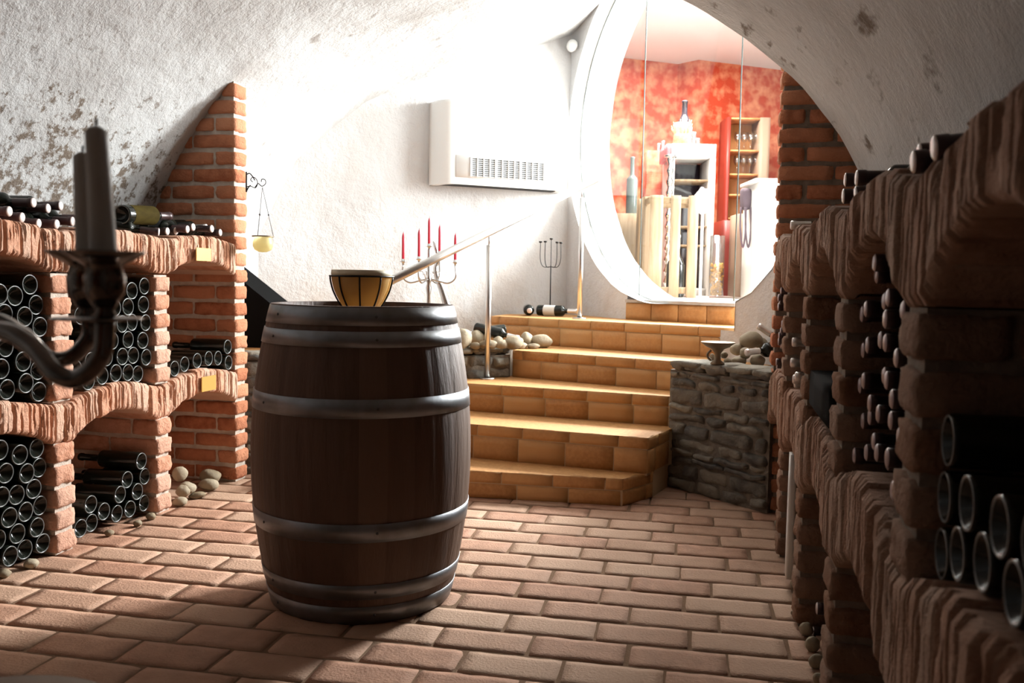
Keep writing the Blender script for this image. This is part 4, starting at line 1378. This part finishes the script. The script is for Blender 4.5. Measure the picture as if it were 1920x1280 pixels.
# ================================================================== FOREGROUND CANDELABRUM (out of focus, on its side table)
dF = .86
cz_ = atd(-95, 640, .92)
tab = thing('side_table', 'dark round side table under the foreground candelabrum', 'table', (cz_.x, cz_.y, 0))
m = MB(); m.lathe([(.0001, .50), (.17, .50), (.175, .51), (.17, .522), (.0001, .522)], (cz_.x, cz_.y, 0), 36); m.build('table_top', M['table'], tab)
m = MB(); m.lathe([(.16, 0), (.15, .02), (.03, .05), (.022, .2), (.03, .42), (.06, .50)], (cz_.x, cz_.y, 0), 24); m.build('pedestal', M['table'], tab)
fc = thing('candelabrum', 'dark silver candelabrum arm in the left foreground holding two pale candles', 'candelabrum', (cz_.x, cz_.y, .522))
m = MB()
m.lathe([(.0001, 0), (.075, 0), (.072, .012), (.03, .03), (.014, .06), (.02, .12), (.012, .2), (.012, .36), (.022, .39), (.012, .42), (.018, .47), (.0001, .49)], (cz_.x, cz_.y, .522), 24)
m.build('stem', M['pewter'], fc)
def holder(px, dep, rim, name_seed, pts, rad):
    """Arm from the stem, drip tray, cup and flared bobeche; returns where the candle stands."""
    m = MB()
    c = atd(px, 600, dep)
    arm = [atd(a, b, q) for a, b, q in pts]
    m.tube(bez([Vector((cz_.x, cz_.y, atd(-95, 640, .92).z))] + arm + [Vector((c.x, c.y, atd(px, 600, dep).z))], 42), rad, 14)
    a_ = m.build('arm', M['pewter'], fc)
    k = dep / F
    def Z(py): return atd(px, py, dep).z
    b = Vector((c.x, c.y, 0))
    m = MB()
    m.lathe([(.008, Z(603)), (65 * k, Z(599)), (67 * k, Z(597)), (65 * k, Z(595)), (.008, Z(593))], b, 36)
    m.build('drip_tray', M['pewter'], a_)
    m = MB()
    m.lathe([(14 * k, Z(602)), (22 * k, Z(592)), (16 * k, Z(582)), (24 * k, Z(568)), (36 * k, Z(548)), (37 * k, Z(520)), (31 * k, Z(500)), (38 * k, Z(495)), (56 * k, Z(485)), (72 * k, Z(474)), (73 * k, Z(471)), (70 * k, Z(471)), (45 * k, Z(483)), (26 * k, Z(487)), (.0001, Z(487))], b, 40)
    m.build('cup', M['pewter'], a_)
    return Vector((c.x, c.y, Z(486)))
h1 = holder(197, .85, 72, 1, [(0, 620, .90), (60, 650, .88), (105, 700, .86), (150, 708, .855), (190, 665, .85)], .0095)
h2 = holder(166, 1.02, 60, 2, [(-20, 600, .96), (45, 628, 1.0), (90, 670, 1.02), (135, 668, 1.02), (168, 630, 1.02)], .009)
dep = .85; k = dep / F
def bigcandle(h, px, topy, dep, r, label, lean):
    c_ = thing('candle', label, 'candle', h, 'foreground candles')
    zt = atd(px, topy, dep).z
    m = MB()
    n = 10
    lx = cr0 * lean
    prof = []
    for i in range(n + 1):
        t = i / n
        prof.append(h + lx * t + Vector((0, 0, (zt - h.z) * t)))
    m.tube(prof + [prof[-1] + Vector((0, 0, .004))], [r * (1.06 - .22 * i / n) for i in range(n + 1)] + [r * .4], 24)
    m.build('wax', M['wax'], c_)
    m = MB(); m.tube([prof[-1], prof[-1] + Vector((.001, 0, .012))], .0013, 6); m.build('wick', M['wick'], c_)
bigcandle(h1, 190, 250, .85, .0118, 'taller pale candle in the left foreground candelabrum', -.006)
bigcandle(h2, 163, 296, 1.02, .0118, 'shorter pale candle behind the taller one in the left foreground', -.004)

# ================================================================== UPPER ROOM
vr = cr0; vf = Vector((-sy, cy, 0))           # right and away directions used to square the furniture
rv = Matrix(((vr.x, vf.x, 0), (vr.y, vf.y, 0), (0, 0, 1)))
def zat(px, py, dep): return atd(px, py, dep).z
def lbox(m, px0, px1, z0, z1, dep, thick, mi=0, bevel=.004):
    a, b = atd(px0, 530, dep), atd(px1, 530, dep)
    c = (a + b) / 2 + vf * thick / 2; c.z = (z0 + z1) / 2
    w_ = (b - a).dot(vr) / 2
    m.box(c, (abs(w_), thick / 2, (z1 - z0) / 2), mi, 0, rv, bevel)
    return c
# crate of raw boards
dC = 6.75
zt = zat(1270, 367, dC)
base = atd(1262, 530, dC); base.z = ZF
cr_ = thing('wooden_crate', 'tall open crate of raw pine boards behind the glass', 'crate', base)
for px0, px1 in ((1215, 1240), (1254, 1273), (1287, 1306)):
    m = MB(); lbox(m, px0, px1, ZF, zt, dC, .02); m.build('front_board', M['crate'], cr_)
for px0, px1, dd_ in ((1193, 1201, .42), (1203, 1212, .22)):
    m = MB(); lbox(m, px0, px1 + 6, ZF, zt + .01, dC + dd_, .10); m.build('side_board', M['crate'], cr_)
for px0, px1 in ((1222, 1236), (1256, 1270), (1286, 1300)):
    m = MB(); lbox(m, px0, px1, ZF, zt - .02, dC + .45, .02); m.build('back_board', M['crate'], cr_)
for dd_, z in ((.022, zt - .06), (.43, zt - .06), (.022, ZF + .03)):
    m = MB(); lbox(m, 1216, 1305, z, z + .05, dC + dd_, .02); m.build('rail', M['crate'], cr_)
for px0 in (1212, 1300):
    m = MB(); lbox(m, px0, px0 + 5, zt - .06, zt - .01, dC + .04, .40); m.build('rail', M['crate'], cr_)
# big dark bottle standing in the crate
def stand_bottle(px, py_top, dep, wpx, zb, label, glass, kind='burgundy', name='wine_bottle', capm=None, group=None):
    p = atd(px, 530, dep); p.z = zb
    h = zat(px, py_top, dep) - zb
    me, cap, sh = bottle_mesh('tall_bottle_mesh', wpx * dep / F / 2, h, kind, glass)
    o = bottle(p, (0, 0, 1), label, group, None, None, me)
    o.name = name
    if capm:
        c = bpy.data.objects.new('capsule', cap.build('capsule_mesh', [M[capm], M[capm]], local=True, data_only=True)); COL.objects.link(c); c.parent = o
    return o
stand_bottle(1266, 440, dC + .24, 34, ZF, 'large dark bottle with white neck standing inside the crate', 'glass_dark', 'burgundy', capm='white_lacquer')
# white wine cabinet
dW = 7.75
base = atd(1290, 530, dW); base.z = ZF
wc = thing('wine_cabinet', 'white framed wine cabinet with smoked glass door behind the crate', 'cabinet', base)
ztop = zat(1290, 272, dW)
m = MB(); lbox(m, 1252, 1335, zat(1290, 298, dW), ztop, dW, .45); m.build('top', M['white_lacquer'], wc)
m = MB(); lbox(m, 1324, 1335, ZF, zat(1290, 298, dW), dW, .45); m.build('side_panel', M['white_lacquer'], wc)
m = MB(); lbox(m, 1252, 1259, ZF, zat(1290, 298, dW), dW, .45); m.build('side_panel', M['white_lacquer'], wc)
m = MB(); lbox(m, 1259, 1324, ZF + .07, zat(1290, 298, dW), dW + .42, .03); m.build('back_panel', M['smoke_glass'], wc)
m = MB(); lbox(m, 1259, 1324, ZF, ZF + .07, dW + .01, .44); m.build('plinth', M['sill'], wc)
for py in (338, 425, 460):
    m = MB(); lbox(m, 1260, 1323, zat(1290, py + 2, dW), zat(1290, py - 2, dW), dW + .05, .35); m.build('shelf', M['crate'], wc)
m = MB(); lbox(m, 1243, 1252, zat(1290, 300, dW), zat(1290, 272, dW), dW + .01, .4); m.build('side_card', M['pink'], wc)
# silver spiral column left of the cabinet
m = MB(); p = atd(1250, 530, dW - .06); p.z = ZF
r0 = 7 * dW / F
pr = []
hcol = zat(1250, 299, dW) - ZF
n = 60
for i in range(n + 1):
    pr.append((r0 * (.75 + .25 * math.sin(i * 1.3)), hcol * i / n))
m.lathe([(.0001, 0)] + pr + [(r0 * 1.6, hcol), (r0 * 1.6, hcol + .02), (.0001, hcol + .02)], p, 18)
tag(m.build('display_column', M['chrome'], loc=p), 'slim silver ribbed column left of the white cabinet', 'column')
# magnum with straw sleeve and glasses on top of the cabinet
stand_bottle(1274, 193, dW + .25, 27, ztop, 'big dark bottle standing on top of the white cabinet', 'smoke_glass', 'burgundy')
p = atd(1270, 530, dW + .08); p.z = ztop
m = MB(); kk = dW / F
m.lathe([(.0001, 0), (17 * kk, 0), (15 * kk, .08), (12 * kk, .14), (14 * kk, .19), (9 * kk, .19), (.0001, .15)], p, 20)
rs_ = random.Random(4)
for q in range(26):
    a = rs_.random() * 6.28
    b0 = p + Vector((13 * kk * math.cos(a), 13 * kk * math.sin(a), .08)); m.tube([b0, b0 + Vector((.03 * math.cos(a), .03 * math.sin(a), .05 + .09 * rs_.random()))], .003, 5)
tag(m.build('straw_bundle', M['straw'], loc=p), 'straw bundle in front of the big bottle on the cabinet', 'straw')
for q, (px, hh) in enumerate(((1286, 34), (1293, 26), (1300, 14), (1228, 12), (1236, 16))):
    p = atd(px, 530, dW + .12 + .03 * (q % 2)); p.z = ztop if q < 3 else zat(px, 283, dW + .12)
    m = MB(); r_ = 5 * kk
    m.lathe([(.0001, .002), (r_ * .8, .002), (r_, hh * kk), (r_ * .9, hh * kk), (r_ * .7, .008), (.0001, .008)], p, 16)
    tag(m.build('glass_tumbler', M['stemware'], loc=p), ['tallest clear tumbler right of the straw bundle', 'middle clear tumbler right of the straw bundle', 'short clear tumbler at the cabinet corner', 'shorter tumbler on the red sideboard', 'taller tumbler on the red sideboard'][q], 'glass', 'tumblers in the upper room')
# red sideboard left of it
m = MB()
dS = 8.2
base = atd(1225, 530, dS); base.z = ZF
lbox(m, 1207, 1243, ZF, zat(1225, 284, dS), dS, .4, 0, .006)
tag(m.build('sideboard', M['red_wall'], loc=base), 'red sideboard between the glass seam and the white cabinet', 'sideboard')
# white cloth bundle on the crate
p = atd(1313, 530, dC + .22); p.z = zat(1313, 402, dC + .22)
m = MB()
P = []
for j in range(13):
    th = PI * j / 12; row = []
    for i in range(21):
        ph = 2 * PI * (i % 20) / 20
        d_ = Vector((math.sin(th) * math.cos(ph), math.sin(th) * math.sin(ph), math.cos(th)))
        kq = 1 + .22 * noise.noise(d_ * 2.2)
        row.append(p + Vector((d_.x * .07 * kq, d_.y * .06 * kq, .10 + d_.z * .10 * kq)))
    P.append(row)
m.grid(P)
# tan plinth and green bottle at the left
dP = 7.3
base = atd(1170, 530, dP); base.z = ZF
m2 = MB(); zpl = zat(1175, 400, dP)
lbox(m2, 1150, 1200, ZF, zpl, dP, .35, 0, .005)
tag(m2.build('plinth', M['crate'], loc=base), 'tan wooden plinth under the grey green bottle', 'plinth')
stand_bottle(1180, 296, dP + .15, 21, zpl, 'tall grey green bottle standing on the tan plinth', 'green_glass', 'bordeaux')
o = m.build('cloth_bundle', M['cloth'], loc=p)
tag(o, 'white cloth bundle beside the crate in front of the cabinet', 'cloth')
st = MB(); st.tube([Vector((p.x, p.y, ZF)), Vector((p.x, p.y, p.z + .03))], .012, 10); st.lathe([(.0001, 0), (.07, 0), (.07, .01), (.012, .014)], (p.x, p.y, ZF), 20)
tag(st.build('cloth_stand', M['white_lacquer'], loc=(p.x, p.y, ZF)), 'slim white stand holding up the white cloth bundle', 'stand')

# shelf unit with glasses
dG = 8.9
base = atd(1390, 530, dG); base.z = ZF
su = thing('glass_shelf_unit', 'orange oak shelf unit with rows of wine glasses', 'shelf unit', base)
zt = zat(1390, 223, dG)
m = MB(); lbox(m, 1360, 1432, ZF, zt, dG + .32, .02); m.build('back_panel', M['oak'], su)
m = MB(); lbox(m, 1354, 1361, ZF, zt, dG, .34); m.build('side_panel', M['dark_red'], su)
m = MB(); lbox(m, 1415, 1434, ZF, zt, dG, .34); m.build('side_panel', M['leather'], su)
for py in (225, 284, 328, 366, 410):
    m = MB(); lbox(m, 1361, 1416, zat(1390, py + 2, dG), zat(1390, py - 1.5, dG), dG + .02, .31); m.build('shelf', M['oak'], su)
def wine_glass_mesh(h):
    m = MB()
    m.lathe([(.0001, 0), (h * .20, 0), (h * .19, .004), (.004, .010), (.0035, h * .45), (h * .12, h * .52), (h * .19, h * .70), (h * .155, h), (h * .148, h), (h * .18, h * .7), (h * .11, h * .54), (.0001, h * .5)], (0, 0, 0), 18)
    return m.build('wine_glass_mesh', M['stemware'], local=True, data_only=True)
hg = 36 * dG / F
WG = wine_glass_mesh(hg)
for r_, (py, nm) in enumerate(((284, 'upper'), (328, 'lower'))):
    for q, px in enumerate((1374, 1386, 1398, 1409)):
        o = bpy.data.objects.new('wine_glass', WG); COL.objects.link(o)
        p = atd(px, 530, dG + .14); p.z = zat(1390, py - 1.5, dG) + .001
        o.location = p
        tag(o, 'clear wine glass on the %s shelf of the oak unit, %s from the left' % (nm, ORD[q + 1]), 'wine glass', 'wine glasses in the oak unit')
# dark red chest with the cork jar in front
m = MB(); dR = 7.95
base = atd(1363, 530, dR); base.z = ZF
lbox(m, 1351, 1377, ZF, zat(1363, 413, dR), dR, .4, 0, .006)
tag(m.build('red_chest', M['dark_red'], loc=base), 'dark red lacquered chest under the oak shelf unit', 'chest')
p = atd(1343, 530, 7.6); p.z = ZF
kk = 7.6 / F
jar = thing('cork_jar', 'tall glass cylinder half filled with yellow corks', 'jar', p)
hj = zat(1343, 442, 7.6) - ZF
m = MB(); m.lathe([(.0001, .004), (13.6 * kk, .004), (13.6 * kk, hj), (13 * kk, hj), (13 * kk, .01), (.0001, .01)], p, 28); m.build('glass', M['stemware'], jar)
m = MB(); hc = zat(1343, 490, 7.6) - ZF
rs_ = random.Random(9)
for q in range(150):
    a = rs_.random() * 6.28; r_ = 11.2 * kk * math.sqrt(rs_.random()); z = .02 + rs_.random() * (hc - .04)
    c_ = p + Vector((r_ * math.cos(a), r_ * math.sin(a), z))
    dx = Vector((rs_.uniform(-1, 1), rs_.uniform(-1, 1), rs_.uniform(-1, 1))).normalized() * .011
    m.tube([c_ - dx, c_ + dx], .0085, 7)
o = m.build('corks', M['cork'], jar); o['kind'] = 'stuff'
# white chest of drawers at the right
dD = 7.0
base = atd(1436, 530, dD); base.z = ZF
ch = thing('drawer_cabinet', 'white drawer cabinet with round knobs at the right of the upper room', 'cabinet', base)
zt = zat(1436, 336, dD)
m = MB(); lbox(m, 1416, 1480, ZF, zt - .03, dD, .45); m.build('body', M['white_lacquer'], ch)
m = MB(); lbox(m, 1410, 1484, zt - .03, zt, dD - .02, .48); m.build('top', M['white_lacquer'], ch)
for py0, py1, pk in ((350, 384, 372), (388, 430, 409), (434, 486, 460), (490, 545, 518)):
    m = MB(); lbox(m, 1419, 1477, zat(1436, py1, dD), zat(1436, py0, dD), dD - .012, .012); dr = m.build('drawer', M['white_lacquer'], ch)
    m = MB(); c_ = atd(1444, pk, dD) - vf * .013; m.lathe([(.008, 0), (.009, .012), (.018, .02), (.016, .03), (.0001, .034)], c_, 14, 0, -vf); m.build('knob', M['chrome'], dr)
# bag hanging on its post
dB = 7.2
p = atd(1398, 372, dB)
bag = thing('hanging_bag', 'aubergine cloth bag with long straps beside the drawer cabinet', 'bag', Vector((p.x, p.y, ZF)))
m = MB(); m.rough(p, (9 * dB / F, .05, 20 * dB / F), .03, .012, (6, 5, 7), 0, 0, rv, 9); m.build('pouch', M['bag'], bag)
for dx in (-5, 5):
    m = MB(); m.tube(bez([atd(1398 + dx - 4, 388, dB - .05), atd(1398 + dx - 5, 430, dB - .05), atd(1398 + dx, 464, dB - .05), atd(1398 + dx + 5, 430, dB - .05), atd(1398 + dx + 4, 388, dB - .05)], 24), .007, 8); m.build('strap', M['bag'], bag)
m = MB(); lbox(m, 1380, 1402, ZF, zat(1398, 395, dB), dB + .3, .3, 0, .01)
tag(m.build('brown_chest', M['leather'], loc=Vector((p.x, p.y, ZF))), 'brown leather chest behind the hanging straps', 'chest')
